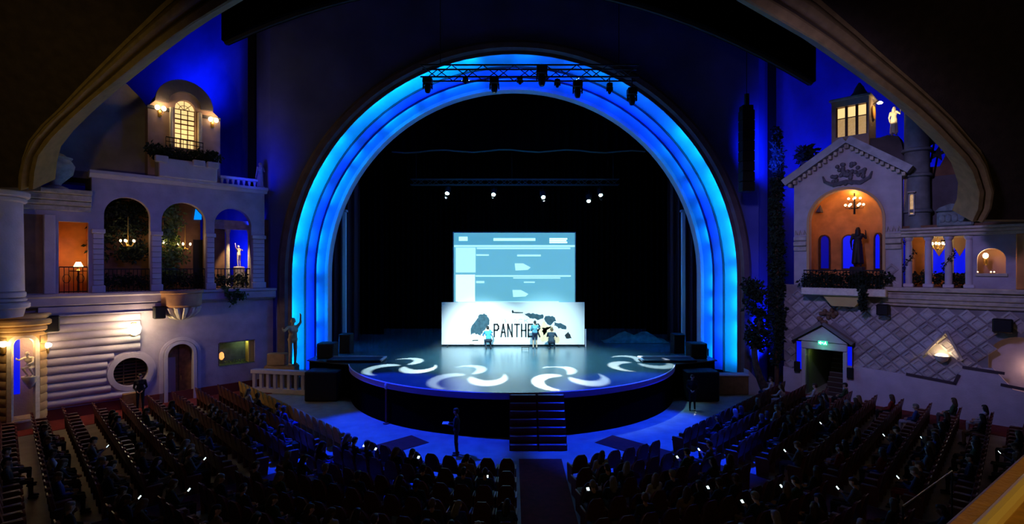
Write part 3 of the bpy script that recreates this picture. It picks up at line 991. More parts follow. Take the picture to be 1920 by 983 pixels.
# table lamp in the orange room
x_, z_ = Lw(147, 497, 1.3)
tb = T('side_table', 'small dark side table under the table lamp in the orange room', 'table', (x_, 1.3, zled1), FL)
B(MB().lathe([(0.35, z_ - 0.32), (0.35, z_ - 0.27)], 16, x_, 1.3), 'top', WOOD, tb)
B(MB().lathe([(0.22, zled1), (0.05, zled1 + 0.08), (0.04, z_ - 0.32)], 10, x_, 1.3), 'pedestal', WOOD, tb)
tl = T('table_lamp', 'small glowing table lamp in the orange room behind the railing', 'lamp', (x_, 1.3, z_ - 0.27), FL)
B(MB().lathe([(0.09, z_ - 0.27), (0.03, z_ - 0.2), (0.03, z_ - 0.04)], 10, x_, 1.3), 'base', GOLD, tl)
B(MB().lathe([(0.19, z_ - 0.08), (0.09, z_ + 0.14)], 14, x_, 1.3), 'shade', BULB, tl)
lamp('lamp_light', 'POINT', FL @ Vector((x_, 1.02, z_ + 0.3)), (1, 0.5, 0.16), 22, size=0.1)

# balustrade on top of the statue bay and its end figure
bs = T('roof_balustrade', 'pale blue-lit stone balustrade above the statue arch', 'balustrade', (g(446), 0.1, zt), FL)
zb_t = Lw(446, 334)[1]
B(MB().cbox(g(413), g(484), -0.02, 0.3, zb_t - 0.1, zb_t + 0.06, 0.03), 'top_rail', PLASTER_W, bs)
for k in range(7):
    x_ = g(418 + 10.2 * k)
    B(MB().lathe([(0.08, zt), (0.08, zt + .05), (0.05, zt + 0.1), (0.085, zt + 0.3), (0.05, zb_t - 0.2), (0.08, zb_t - 0.1)], 8, x_, 0.14), 'baluster', PLASTER_W, bs)

# ---- lower wall objects
fr_ = T('window_3', None, None, (rwx, 0, rwz - 0.9), FL, kind='structure')
ringp = lambda r0, r1, n=32: ([(rwx + r1 * math.cos(2 * PI * k / n), rwz + r1 * math.sin(2 * PI * k / n)) for k in range(n)], [[(rwx + r0 * math.cos(2 * PI * k / n), rwz + r0 * math.sin(2 * PI * k / n)) for k in range(n)]])
o_, h_ = ringp(rw_r - 0.02, rw_r + 0.22)
B(MB().plate(o_, h_, -0.14, 0.02), 'round_frame', PLASTER_W, fr_, None)
o_, h_ = ringp(rw_r + 0.22, rw_r + 0.32)
B(MB().plate(o_, h_, -0.06, 0.02), 'outer_ring', PLASTER_W, fr_, None)
B(MB().plate(circ(rwx, rwz, rw_r - 0.01), [], 0.30, 0.34), 'glass_disc', mat('dark_glass', (0.03, 0.022, 0.02), 0.25, spec=0.5), fr_, None)
for k in range(-4, 5):
    dz = k * 0.16
    hwid = math.sqrt(max(0.02, (rw_r - 0.03) ** 2 - dz * dz))
    B(MB().box(rwx - hwid, rwx + hwid, 0.2, 0.26, rwz + dz - 0.02, rwz + dz + 0.02), 'slat', WOOD, fr_, None)
for dx in (-0.25, 0.25):
    hh = math.sqrt((rw_r - 0.03) ** 2 - dx * dx)
    B(MB().box(rwx + dx - 0.02, rwx + dx + 0.02, 0.17, 0.22, rwz - hh, rwz + hh), 'mullion', WOOD, fr_, None)
S(MB().cbox(g(228), g(264), -0.35, -0.03, 0, Lw(246, 735)[1], 0.03), 'low_cabinet', WOOD_M, 'brown wooden cabinet against the wall beneath the round window', 'cabinet', (rwx, -0.2, 0), FL)

d1 = T('door_1', None, None, ((dx0 + dx1) / 2, 0.2, 0), FL, kind='structure')
for e0, e1, y0 in ((0.0, 0.16, -0.12), (0.2, 0.36, -0.06)):
    o_ = arch_poly(dx0 - e1, dx1 + e1, 0.0, dzt + e1, 20)
    i_ = arch_poly(dx0 - e0, dx1 + e0, -0.02, dzt + e0, 20)
    # open-bottomed surround
    lo = [p for p in o_[1:]] + [o_[0]]
    li = [(p[0], max(p[1], 0.0)) for p in (i_[1:] + [i_[0]])][::-1]
    B(MB().plate(lo + li, [], y0, 0.02), 'arched_surround', PLASTER_W, d1, None)
xm = (dx0 + dx1) / 2
B(MB().plate(arch_poly(dx0, dx1, 0.0, dzt, 18), [], 0.36, 0.44), 'door_leaf', WOOD_M, d1, None)
B(MB().box(xm - 0.02, xm + 0.02, 0.33, 0.37, 0, dzt - 0.05), 'meeting_stile', WOOD, d1, None)
B(MB().cbox(dx0, dx0 + 0.42, 0.30, 0.36, 0.1, dzt - 0.7, 0.02), 'door_panel', mat('door_paint', (0.36, 0.20, 0.22), 0.6), d1, None)
B(MB().tube([(xm + 0.08, 0.3, 1.0), (xm + 0.08, 0.26, 1.05), (xm + 0.08, 0.3, 1.25)], 0.015, 5), 'handle', GOLD, d1)

# illuminated display window (aquarium-like)
da = T('display_case', 'small wall display case glowing dim green with a lamp and gold post', 'display case', ((ax0 + ax1) / 2, 0.1, az0), FL)
B(MB().box(ax0, ax1, 0.75, 0.8, az0, az1), 'back_panel', mat('case_green', (0.12, 0.17, 0.15), 0.7, var=0.4, vscale=3), da, None)
B(MB().box(ax0, ax1, 0.0, 0.8, az0 - 0.06, az0 + 0.02), 'shelf', mat('case_moss', (0.12, 0.2, 0.06), 0.8, var=0.4, vscale=9), da, None)
B(MB().box(ax0, ax1, 0.0, 0.8, az1, az1 + 0.05), 'top', WOOD, da, None)
B(MB().box(ax0 - 0.05, ax0, 0.0, 0.8, az0, az1), 'side', WOOD, da, None)
B(MB().cbox(ax1 - 0.30, ax1, 0.15, 0.7, az0, az1, 0.03), 'gold_post', mat('case_gold', (0.6, 0.45, 0.1), 0.5), da)
B(foliage_mb([(ax0 + (ax1 - ax0) * (0.25 + 0.12 * k), 0.45, az0 + 0.06, 0.12) for k in range(5)], 0.09, 9, 30), 'moss', mat('case_leaf', (0.3, 0.45, 0.1), 0.7), da, None, kind='stuff')
B(MB().lathe([(0.05, az0 + 0.3), (0.14, az0 + 0.42), (0.12, az0 + 0.62), (0.05, az0 + 0.72)], 10, ax0 + 0.2, 0.3), 'lamp_globe', mat('amber_glow', (1, .5, .1), 0.4, emit=(1.0, 0.42, 0.10), estr=1.3), da)
lamp('lamp_light', 'POINT', FL @ Vector(((ax0 + ax1) / 2 + 0.4, 0.35, az1 - 0.12)), (0.85, 1.0, 0.45), 4, size=0.05)

# the bright lamp
hx, hz = Lw(252, 617, -0.3)
hl = T('wall_lamp', 'dazzling bright wall lamp above the round window', 'wall lamp', (hx, 0, hz - 0.3), FL, group='wall lamps')
B(MB().cbox(hx - 0.12, hx + 0.12, -0.2, -0.12, hz - 0.35, hz + 0.3, 0.03), 'backplate', GOLD, hl)
B(MB().lathe([(0.06, hz - 0.3), (0.22, hz - 0.18), (0.27, hz + 0.05), (0.2, hz + 0.24)], 16, hx, -0.42), 'glass_shade', mat('lamp_dazzle', (1, .95, .8), 0.4, emit=(1.0, 0.86, 0.5), estr=16), hl)
lamp('lamp_light', 'POINT', FL @ Vector((hx, -0.85, hz + 0.2)), (1.0, 0.70, 0.40), 125, size=0.12)
kx, kz = Lw(271, 577)
S(MB().prism([(kx - 0.22, kz + 0.25), (kx + 0.22, kz + 0.25), (kx + 0.06, kz - 0.25), (kx - 0.06, kz - 0.25)], -0.2, 0.0), 'keystone_bracket', PLASTER_W, 'small tapering plaster bracket just above the dazzling wall lamp', 'bracket', (kx, 0, kz), FL)


def speaker(F, px, py, w, h, label, y=0.0, tilt=0.0):
    x, z = on(F, px, py, y - 0.25)
    t = T('wall_speaker', label, 'loudspeaker', (x, y, z - h / 2), F, group='wall speakers')
    B(MB().cbox(x - w / 2, x + w / 2, y - 0.5, y - 0.12, z - h / 2, z + h / 2, 0.04), 'cabinet', BLACK, t)
    B(MB().cbox(x - w / 2 + 0.05, x + w / 2 - 0.05, y - 0.53, y - 0.49, z - h / 2 + 0.05, z + h / 2 - 0.05, 0.01), 'grille', mat('speaker_cloth', (0.02, 0.02, 0.022), 0.9), t)
    B(MB().box(x - 0.06, x + 0.06, y - 0.14, y + 0.0, z - 0.08, z + 0.08), 'bracket', IRON, t)
    return t


speaker(FL, 94, 607, 0.62, 0.72, 'black wall speaker beside the statue niche tower', -0.2)
speaker(FL, 298, 586, 0.5, 0.62, 'black wall speaker under the ledge left of the carved corbel', -0.3)

# carved corbel basket with planter
cx_, cz_ = Lw(340, 575, -0.3)
cb = T('corbel_balcony', 'half-round balcony on a carved gilt leaf corbel under the middle arch', 'balcony', (cx_, 0, cz_ - 0.6), FL)
zt_ = zled1 + 0.02
B(MB().lathe([(0.001, zt_), (0.98, zt_), (1.0, zt_ - 0.12), (0.92, zt_ - 0.16), (0.9, zt_ - 0.75), (0.8, zt_ - 0.85), (0.001, zt_ - 0.86)], 20, cx_, -0.35, PI, 2 * PI), 'bowl', mat('terracotta', (0.5, 0.26, 0.13), 0.8, var=0.15), cb)
B(MB().lathe([(0.78, zt_ - 0.86), (0.62, zt_ - 1.1), (0.4, zt_ - 1.35), (0.15, zt_ - 1.5), (0.001, zt_ - 1.52)], 14, cx_, -0.28, PI, 2 * PI), 'corbel', STONE_W, cb)
for k in range(7):
    a = PI + PI * (k + 0.5) / 7
    pts_ = [(cx_ + r * math.cos(a), -0.28 + r * math.sin(a), z) for r, z in ((0.83, zt_ - 0.86), (0.72, zt_ - 1.08), (0.48, zt_ - 1.34), (0.2, zt_ - 1.5))]
    B(MB().tube(pts_, [0.10, 0.13, 0.10, 0.04], 6), 'carved_leaf', STONE_W, cb)

# ---- round niche tower at the far left with column above
NXC, NR = g(44, -0.8), 0.76
nt_ = T('niche_tower', 'round golden-lit tower with an arched niche at the far left', 'tower', (NXC, -0.2, 0), FL)
nz0, nz1 = 0.45, Lw(46, 628, -1.1)[1]


def bend(u, z, y):
    a = u / NR
    r = NR - y
    return (NXC + r * math.sin(a), -0.2 - r * math.cos(a), z)


GOLDP = mat('ochre_plaster', (0.55, 0.36, 0.15), 0.75, var=0.2, vscale=2)
B(MB().plate([(-1.19, 0), (1.19, 0), (1.19, 4.55), (-1.19, 4.55)], [arch_poly(-0.40, 0.40, nz0, nz1 - 0.1, 14)], 0.0, 0.14, bend, 0.2), 'tower_wall', GOLDP, nt_)
lo = arch_poly(-0.52, 0.52, nz0 - 0.1, nz1 + 0.02, 16)
li = arch_poly(-0.36, 0.36, nz0 - 0.02, nz1 - 0.14, 16)
B(MB().plate(lo, [li], -0.06, 0.10, bend, 0.2), 'niche_frame', STONE_W, nt_)
B(MB().lathe([(0.56, nz0), (0.56, nz1)], 14, NXC, -0.2, 0.0, PI), 'niche_lining', mat('niche_ochre', (0.5, 0.26, 0.08), 0.8), nt_)
B(MB().lathe([(0.62, nz0 - 0.15), (0.62, nz0)], 16, NXC, -0.25), 'niche_floor', STONE_W, nt_)
for r, z0, z1 in ((0.84, 4.0, 4.2), (0.94, 4.2, 4.45), (1.06, 4.45, 4.72), (0.95, 4.72, 4.95)):
    B(MB().lathe([(r - 0.06, z0), (r, z0 + 0.06), (r, z1 - 0.06), (r - 0.06, z1)], 28, NXC, -0.2), 'crown_ring', GOLDP, nt_)
for k in range(10):
    z0 = 0.3 + k * 0.37
    for s in (-1, 1):
        a0 = -PI / 2 + s * 0.75
        a1 = -PI / 2 + s * 1.5
        B(MB().lathe([(NR, z0), (NR + 0.03, z0 + 0.04), (NR + 0.04, z0 + 0.18), (NR + 0.03, z0 + 0.32), (NR, z0 + 0.36)], 8, NXC, -0.2, min(a0, a1), max(a0, a1)), 'round_course', GOLDP, nt_)
S(MB().cbox(NXC - 0.34, NXC - 0.10, -0.56, -0.52, 1.5, nz1 - 0.25, 0.01), 'window_4', GLASSB, None, None, (NXC, -0.6, 1.35), FL, kind='structure')
lamp('lamp_light', 'POINT', FL @ Vector((NXC + 0.16, -0.66, nz1 - 0.36)), WARM, 38, size=0.05)
sconce2(6, 646, FL, 'glowing wall lamp left of the statue niche at the picture edge', y=-0.75, power=22, n=1, hot=BULBW, sc=1.5, drop=0.5)
sconce2(88, 648, FL, 'glowing wall lamp right of the statue niche', y=-0.22, power=22, n=1, hot=BULBW, sc=1.5, drop=0.5)
# big column carrying the balcony mouth
cpx, cpy = -20.85, 20.55
bc = T('balcony_column', 'thick pale round column at the left picture edge above the niche tower', 'column', (cpx, cpy, 5.0))
B(MB().lathe([(0.95, 6.0), (0.93, 7.5), (0.9, 9.6)], 28, cpx, cpy), 'shaft', PLASTER_W, bc)
for r, z0, z1 in ((1.12, 5.3, 5.55), (1.03, 5.56, 5.72), (1.0, 5.74, 5.98), (1.02, 9.6, 9.8), (1.12, 9.8, 10.05)):
    B(MB().lathe([(r - 0.05, z0), (r, z0 + 0.05), (r, z1 - 0.05), (r - 0.05, z1)], 28, cpx, cpy), 'ring', PLASTER_W, bc)
B(MB().lathe([(0.9, 4.95), (0.98, 5.3)], 24, cpx, cpy), 'pedestal', PLASTER, bc)

# urn on the low cornice
ux, uz = Lw(104, 362, 0.2)
ur = T('stone_urn', 'large weathered stone urn on the cornice beside the gilt moulding', 'urn', (ux, 0.2, zlow), FL)
B(MB().lathe([(0.45, zlow), (0.45, zlow + 0.12), (0.2, zlow + 0.22), (0.22, zlow + 0.3), (0.62, zlow + 0.75), (0.7, zlow + 1.15), (0.55, zlow + 1.4), (0.62, zlow + 1.5), (0.5, zlow + 1.5)], 20, ux, 0.2), 'bowl', STONE, ur)
B(MB().lathe([(0.5, zlow + 1.46), (0.3, zlow + 1.66), (0.06, zlow + 1.75), (0.02, zlow + 1.85)], 16, ux, 0.2), 'lid', STONE, ur)

# ================================================================== RIGHT WALL
wr = T('wall_right', None, None, (0, 0, 0), FR, kind='structure')


def RX(px, y=0):
    return Rw(px, 0, y)[0]


rs = RX(1470)
re_ = RX(1990)
zr0, zr1 = 5.2, 6.0
e0, e1 = RX(1512), RX(1582)
ez = Rw(1547, 656)[1]
n0, n1 = RX(1853), RX(1975)
nzt = Rw(1905, 632)[1]
B(MB().plate([(rs, 0), (re_ + 3, 0), (re_ + 3, 6.0), (rs, 6.0)], [rect(e0, e1, 0.02, ez), arch_poly(n0, n1, 1.25, nzt, 20)], 0, 0.45), 'lower_wall', mat('wall_grey', (0.28, 0.25, 0.26), 0.85, var=0.2, vscale=2, bump=0.2, bscale=9), wr, None)
B(MB().box(n0 - 0.1, n1 + 0.1, 0.45, 0.55, 1.2, nzt + 0.1), 'niche_back', PLASTER_W, wr, None)
lamp('lamp_light', 'POINT', FR @ Vector((n1 - 0.55, 0.1, 2.6)), (1.0, 0.55, 0.35), 13, size=0.15)

# dado with stepped top and dark strips
dd = [(rs, 0), (re_ + 3, 0), (re_ + 3, 1.05)]
for px, py in ((1900, 730), (1862, 690), (1808, 690), (1795, 705), (1785, 718), (1700, 702), (1600, 686)):
    dd.append(Rw(px, py))
dd += [(e1 + 0.12, Rw(1600, 686)[1])]
dl = [(rs, 0), (e0 - 0.12, 0), (e0 - 0.12, Rw(1500, 696)[1]), (rs, Rw(1500, 690)[1])]
dd[0] = (e1 + 0.12, 0)
B(MB().plate(dd, [], -0.13, 0.0), 'dado', PLASTER_W, wr, None)
B(MB().plate(dl, [], -0.13, 0.0), 'dado', PLASTER_W, wr, None)
for (pa, ya, pb, yb) in ((1702, 702, 1790, 719), (1790, 719, 1797, 705), (1808, 689, 1880, 700), (1880, 722, 1945, 735)):
    a = Rw(pa, ya, -0.14)
    b = Rw(pb, yb, -0.14)
    B(MB().strip([a, b], 0.13, -0.17), 'dado_strip', mat('strip_dark', (0.07, 0.05, 0.06), 0.7), wr, None)

# diamond tiles
TD = 0.35
def tile_mesh(v):
    h = 0.05 + 0.02 * v
    k = 0.9
    i = 0.62
    o = [(TD * k, 0), (0, TD * k), (-TD * k, 0), (0, -TD * k)]
    vs = [(x, 0.0, z) for x, z in o] + [(x * 0.93, -h * 0.7, z * 0.93) for x, z in o] + [(x * i, -h, z * i) for x, z in o] + [(x * i * 0.8, -h * 0.55, z * i * 0.8) for x, z in o]
    fs = []
    for r in range(3):
        for j in range(4):
            q = (j + 1) % 4
            fs.append((r * 4 + j, (r + 1) * 4 + j, (r + 1) * 4 + q, r * 4 + q))
    fs.append((15, 14, 13, 12))
    return MB().add(vs, fs).mesh('diamond_tile', [mat('tile_a', (0.50, 0.47, 0.48), 0.6, var=0.15, vscale=5), mat('tile_b', (0.44, 0.40, 0.41), 0.65, var=0.2, vscale=5), mat('tile_c', (0.38, 0.34, 0.34), 0.7, var=0.2, vscale=5)][v])


TM = [tile_mesh(v) for v in range(3)]
rg = random.Random(11)
NC0, NC1 = RX(1518), RX(1655)
h0_ = RX(1489)
lx_ledge = RX(1657)
ntile = 0
dpk = (RX(1545), Rw(1545, 608)[1])
lx, lz = Rw(1766, 668, -0.2)
for i in range(0, 60):
    for j in range(0, 40):
        if (i + j) % 2:
            continue
        x = rs + 0.2 + TD * (i + 0.5)
        z = 0.9 + TD * j
        if x > RX(1915) or z > 7.75:
            continue
        # keep clear of dado, ledge, door house, niches
        if z + TD > 6.0 and x - TD < h0_ - 0.02:
            continue
        if x - TD < rs:
            continue
        dz = 1.62 if x < RX(1690) else (1.3 if x < RX(1798) else 2.1)
        if z < dz - 0.12:
            continue
        if z > 5.0 - 0.0 and not ((x < NC0 - 0.3 and z + TD < 7.8) or (NC1 + 0.25 < x < RX(1690) - 0.2 and z + TD < 7.8 and z > 5.9)):
            if x > NC0 - 0.3 and z + TD > (5.18 if x > lx_ledge else 5.45):
                continue
        if e0 - 0.62 < x < e1 + 0.62 and z - TD * 0.3 < dpk[1] - 0.42 * abs(x - dpk[0]):
            continue
        c = (n0 + n1) / 2
        if math.hypot((x - c) / ((n1 - n0) / 2 + 0.3), (z - 1.3) / (nzt - 1.3 + 0.3)) < 1:
            continue
        if abs(x - lx) < 0.2 and abs(z - lz) < 0.3:
            continue
        piece(TM[rg.choice((0, 0, 1, 1, 2))], 'diamond_tile', wr, (x, 0, z))
        ntile += 1

# ledge and its mouldings right of the house
lx0 = RX(1657)
for z0, z1, pr in ((zr0 - 0.12, zr0 + 0.02, 0.16), (zr0 + 0.03, zr0 + 0.22, 0.26), (zr0 + 0.23, zr0 + 0.45, 0.34), (zr0 + 0.46, zr0 + 0.58, 0.28), (zr0 + 0.6, zr1, 0.44)):
    B(MB().cbox(lx0, re_ + 3, -pr, 0.2, z0, z1, 0.03), 'ledge_course', STONE, wr, None)

# gallery with columns
gz1 = 8.42
for z0, z1, pr in ((gz1, gz1 + 0.16, 0.14), (gz1 + 0.16, gz1 + 0.3, 0.26), (gz1 + 0.3, gz1 + 0.42, 0.36)):
    B(MB().cbox(RX(1690), re_ + 3, -pr, 0.4, z0, z1, 0.03), 'entablature_course', STONE, wr, None)
B(MB().box(RX(1690), re_ + 3, 0.2, 2.6, zr0, zr1 - 0.02), 'gallery_floor', BROWN_P, wr, None)
GB = 2.0
B(MB().box(RX(1690), RX(1830), GB, GB + 0.12, zr1, gz1 + 0.4), 'gallery_back_wall', ORANGE_P, wr, None)
B(MB().box(RX(1690), re_ + 3, 0.2, GB + 0.1, gz1 + 0.42, gz1 + 0.56), 'gallery_ceiling', BROWN_P, wr, None)
al0, al1 = RX(1832), RX(1886)
B(MB().plate([(RX(1824), zr1), (re_ + 3, zr1), (re_ + 3, gz1), (RX(1824), gz1)], [arch_poly(al0, al1, Rw(1858, 514)[1], Rw(1858, 466)[1], 14)], 0.0, 0.3), 'gallery_wall', PLASTER, wr, None)
B(MB().lathe([(0.75, 6.6), (0.75, 8.2)], 14, (al0 + al1) / 2, 0.2, 0, PI), 'alcove_lining', mat('alcove_rose', (0.5, 0.28, 0.2), 0.8), wr)
B(MB().box(al0 - 0.05, al1 + 0.05, -0.1, 0.5, Rw(1858, 518)[1], Rw(1858, 513)[1]), 'alcove_shelf', STONE, wr, None)
B(MB().cbox(RX(1905), RX(1925), -0.12, 0.1, zr1, gz1, 0.03), 'orange_pilaster', ORANGE_P, wr)
for px in (1703, 1740, 1778, 1817):
    x = RX(px)
    c = T('gallery_column', ['slim column wound with a garland nearest the gabled house', 'second slim gallery column from the gabled house', 'third slim gallery column, wound with a dark garland', 'fourth gallery column, beside the lamp-lit alcove'][(1703, 1740, 1778, 1817).index(px)], 'column', (x, 0.15, zr1), FR, group='gallery columns')
    B(MB().cbox(x - 0.2, x + 0.2, -0.05, 0.35, zr1, zr1 + 0.18, 0.03), 'base', PLASTER_W, c)
    B(MB().lathe([(0.14, zr1 + 0.18), (0.14, gz1 - 0.5), (0.12, gz1 - 0.2)], 14, x, 0.15), 'shaft', PLASTER_W, c)
    B(MB().lathe([(0.12, gz1 - 0.2), (0.15, gz1 - 0.16), (0.2, gz1 - 0.05), (0.2, gz1)], 14, x, 0.15), 'capital', PLASTER_W, c)
for i, (px, lab) in enumerate(((1708, 'dark leafy garland winding up the column nearest the gabled house'), (1772, 'dark leafy garland winding up the third gallery column'))):
    x = RX(px)
    gd_ = T('garland', lab, 'garland', (x, 0.1, zr1), FR, group='column garlands')
    sp = []
    pp = []
    for k in range(14):
        u = k / 13
        a = u * 9
        q = (RX((1703, 1778)[i]) + 0.19 * math.cos(a), 0.15 + 0.19 * math.sin(a), zr1 + 0.2 + u * (gz1 - zr1 - 0.4))
        sp.append((*q, 0.09))
        pp.append(q)
    B(foliage_mb(sp, 0.1, 60 + i, 16), 'foliage', LEAF_D, gd_, None, kind='stuff')
    B(MB().tube(pp, 0.015, 5), 'stem', WOOD, gd_)
# blue drapery windows behind the columns
for i, (pa, pb) in enumerate(((1750, 1773), (1789, 1811))):
    xa, xb = RX(pa, GB), RX(pb, GB)
    za, zb = Rw(1770, 513, GB)[1], Rw(1770, 447, GB)[1]
    w = T('window_%d' % (5 + i), None, None, ((xa + xb) / 2, GB, za), FR, kind='structure')
    xm_ = (xa + xb) / 2
    zv = Rw(1770, 470, GB)[1]
    B(MB().plate(rect(xa, xb, za, zb), [], GB - 0.06, GB - 0.01), 'pane', GLASSB, w, None)
    B(MB().plate([(xa, zb), (xa, zv + 0.15), (xm_, zv - 0.3), (xb, zv + 0.15), (xb, zb)], [], GB - 0.14, GB - 0.08), 'pointed_pelmet', mat('pelmet', (0.5, 0.33, 0.22), 0.8), w, None)
    B(MB().plate(rect(xa - 0.08, xb + 0.08, za - 0.08, zb + 0.1), [rect(xa, xb, za, zb)], GB - 0.16, GB), 'frame', STONE, w, None)
chandelier(FR, 1758, 456, 1.0, 'glowing chandelier hanging between the slim gallery columns', 6, 0.26, 16, gz1 + 0.4)
sconce2(1848, 480, FR, 'wall lamp glowing in the rounded alcove right of the columns', y=0.45, power=18, n=1, grp='wall lamps', sc=0.9)
for i, (px, lab) in enumerate(((1833, 'tiny votive light at the left of the alcove shelf'), (1858, 'tiny votive light in the middle of the alcove shelf'), (1864, 'tiny votive light right of centre on the alcove shelf'))):
    x, z = Rw(px, 511, 0.05)
    v = T('votive_light', lab, 'candle', (x, 0.05, z - 0.05), FR, group='alcove votives')
    B(MB().lathe([(0.03, z - 0.06), (0.04, z)], 8, x, 0.05), 'cup', GOLD, v)
    B(MB().ball((x, 0.05, z + 0.02), 0.03, 6, 4), 'flame', BULB, v)
for i, (pa, pb, lab) in enumerate(((1712, 1734, 'dark planting behind the gallery rail between first two columns'), (1750, 1774, 'dark leafy bush before the first blue drapery window'), (1788, 1812, 'dark planting below the second blue drapery window'))):
    ivy(FR, lab, [(RX(pa + (pb - pa) * k / 3, 0.5), 0.5, zr1 + 0.35 + 0.15 * (k % 2), 0.3) for k in range(4)], 70 + i, LEAF_D, 0.16, 50, 'gallery planting', 'planting')

# ---- gabled house with the orange niche
h0, h1 = RX(1489), RX(1691)
hap = Rw(1590, 268)
hel, her = 11.75, 11.75
niche = arch_poly(NC0, NC1, zr1 - 0.1, Rw(1588, 355)[1], 24)
house = T('gabled_house', 'pale gabled house front with a big orange arched niche', 'facade', ((h0 + h1) / 2, 0, 5.0), FR)
HOUSEM = mat('house_plaster', (0.46, 0.42, 0.44), 0.85, var=0.15, vscale=1.5, bump=0.2, bscale=8)
B(MB().plate([(h0, zr1), (h1, zr1), (h1, her), hap, (h0, hel)], [[(p[0], max(p[1], zr1 + 0.01)) for p in niche]], -0.02, 0.35), 'gable_wall', HOUSEM, house, None)
for (xa, za, xb, zb) in ((h0 - 0.35, hel - 0.22, hap[0], hap[1]), (hap[0], hap[1], h1 + 0.3, her - 0.2)):
    d = Vector((xb - xa, zb - za)).normalized()
    nn = Vector((-d.y, d.x))
    q = [Vector((xa, za)) - nn * 0.05, Vector((xb, zb)) - nn * 0.05, Vector((xb, zb)) + nn * 0.32, Vector((xa, za)) + nn * 0.32]
    B(MB().prism([tuple(p) for p in q], -0.5, 1.6), 'roof_slope', mat('roof_edge', (0.42, 0.43, 0.44), 0.8, var=0.2), house, None)
    for k in range(12):
        u = (k + 0.5) / 12
        p = Vector((xa + (xb - xa) * u, za + (zb - za) * u)) - nn * 0.16
        B(MB().cbox(p.x - 0.08, p.x + 0.08, -0.3, 0.0, p.y - 0.1, p.y + 0.1, 0.02), 'dentil', STONE, house)
rN = (NC1 - NC0) / 2
ncx = (NC0 + NC1) / 2
zsN = Rw(1588, 355)[1] - rN
pr_ = [(rN, zr1 - 0.3), (rN, zsN)] + [(max(0.01, rN * math.cos(a)), zsN + rN * math.sin(a)) for a in [PI / 2 * k / 10 for k in range(1, 11)]]
B(MB().lathe(pr_, 28, ncx, 0.34, 0, PI), 'niche_shell', ORANGE_P, house, 60)
B(MB().plate(arch_poly(NC0 - 0.12, NC1 + 0.12, zr1, zsN + rN + 0.12, 24), [[(p[0], max(p[1], zr1 + 0.02)) for p in arch_poly(NC0, NC1, zr1 + 0.02, zsN + rN, 24)]], -0.1, 0.05), 'niche_moulding', mat('niche_rim', (0.6, 0.36, 0.16), 0.7), house, None)
B(MB().box(NC0 - 0.1, NC1 + 0.1, 0.0, rN + 0.4, zr1 - 0.35, zr1 - 0.02), 'niche_floor', BROWN_P, house, None)
# carved bands beside the niche and crest over it
for (xa, xb) in ((h0, NC0 - 0.12), (NC1 + 0.12, h1)):
    for k in range(3):
        z0 = 7.85 + k * 0.28
        B(MB().cbox(xa, xb, -0.12 - 0.04 * (k % 2), 0.0, z0, z0 + 0.24, 0.03), 'impost_course', STONE, house)
    nn_ = max(3, int((xb - xa) / 0.2))
    for k in range(nn_):
        xk = xa + (xb - xa) * (k + 0.5) / nn_
        B(MB().tube([(xk - 0.06, -0.05, 8.75), (xk, -0.1, 8.98), (xk + 0.06, -0.05, 8.75)], 0.035, 5), 'impost_ornament', STONE, house)
crx, crz = Rw(1588, 330)
crest = MB()
rgc = random.Random(5)
for k in range(46):
    a = rgc.uniform(0, 2 * PI)
    r = rgc.uniform(0, 1)
    crest.ball((crx + 0.85 * r * math.cos(a), -0.06, crz + 0.55 * r * math.sin(a) + 0.1), (0.11, 0.09, 0.11), 6, 4)
for s in (-1, 1):
    crest.tube([(crx, -0.06, crz - 0.3), (crx + s * 0.6, -0.08, crz - 0.42), (crx + s * 1.0, -0.06, crz - 0.2), (crx + s * 1.1, -0.05, crz + 0.1)], [0.12, 0.12, 0.09, 0.04], 6)
B(crest, 'carved_crest', mat('crest_stone', (0.13, 0.12, 0.13), 0.85, var=0.3, vscale=7), house)
for i, ad in enumerate((98, 36, 144)):
    a = math.radians(ad)
    r = rN - 0.07
    w = T('window_%d' % (7 + i), None, None, (ncx + r * math.cos(a), 0.34 + r * math.sin(a), zr1 + 0.9), FR, kind='structure')
    hwid = 0.26
    za, zb = zr1 + 0.9, Rw(1577, 442, 1.5)[1]
    outl = arch_poly(-hwid, hwid, za, zb, 10)
    def fmp(u, z, y, a=a, r=r):
        return (ncx + (r - y) * math.cos(a) + u * math.sin(a), 0.34 + (r - y) * math.sin(a) - u * math.cos(a), z)
    B(MB().plate(outl, [], 0.0, 0.04, fmp), 'pane', GLASSB if i < 2 else GLASSB2, w, None)
    B(MB().plate(arch_poly(-hwid - 0.07, hwid + 0.07, za - 0.07, zb + 0.07, 10), [outl], -0.02, 0.1, fmp), 'frame', WOOD, w, None)
# chandelier of nine bulbs
cx9, cz9 = Rw(1602, 380, 0.9)
c9 = T('chandelier', 'two-tier chandelier of round bulbs in the orange niche', 'chandelier', (cx9, 0.9, cz9 - 0.6), FR, group='niche chandelier')
B(MB().tube([(cx9, 0.9, cz9 - 0.62), (cx9, 0.9, cz9 + 0.75)], [0.05, 0.025], 8), 'stem', IRON, c9)
for tier, (n, r, dz) in enumerate(((6, 0.40, -0.12), (4, 0.26, 0.22))):
    for k in range(n):
        a = 2 * PI * k / n + 0.3
        q = (cx9 + r * math.cos(a), 0.9 + r * math.sin(a))
        ar = B(MB().tube([(cx9, 0.9, cz9 + dz - 0.2), (q[0], q[1], cz9 + dz - 0.18), (q[0], q[1], cz9 + dz - 0.04)], 0.014, 5), 'arm', IRON, c9)
        B(MB().ball((q[0], q[1], cz9 + dz), 0.062, 8, 6), 'bulb', BULB, ar)
lamp('lamp_light', 'POINT', FR @ Vector((cx9, 0.9, cz9 + 0.5)), (1.0, 0.46, 0.13), 125, size=0.2)
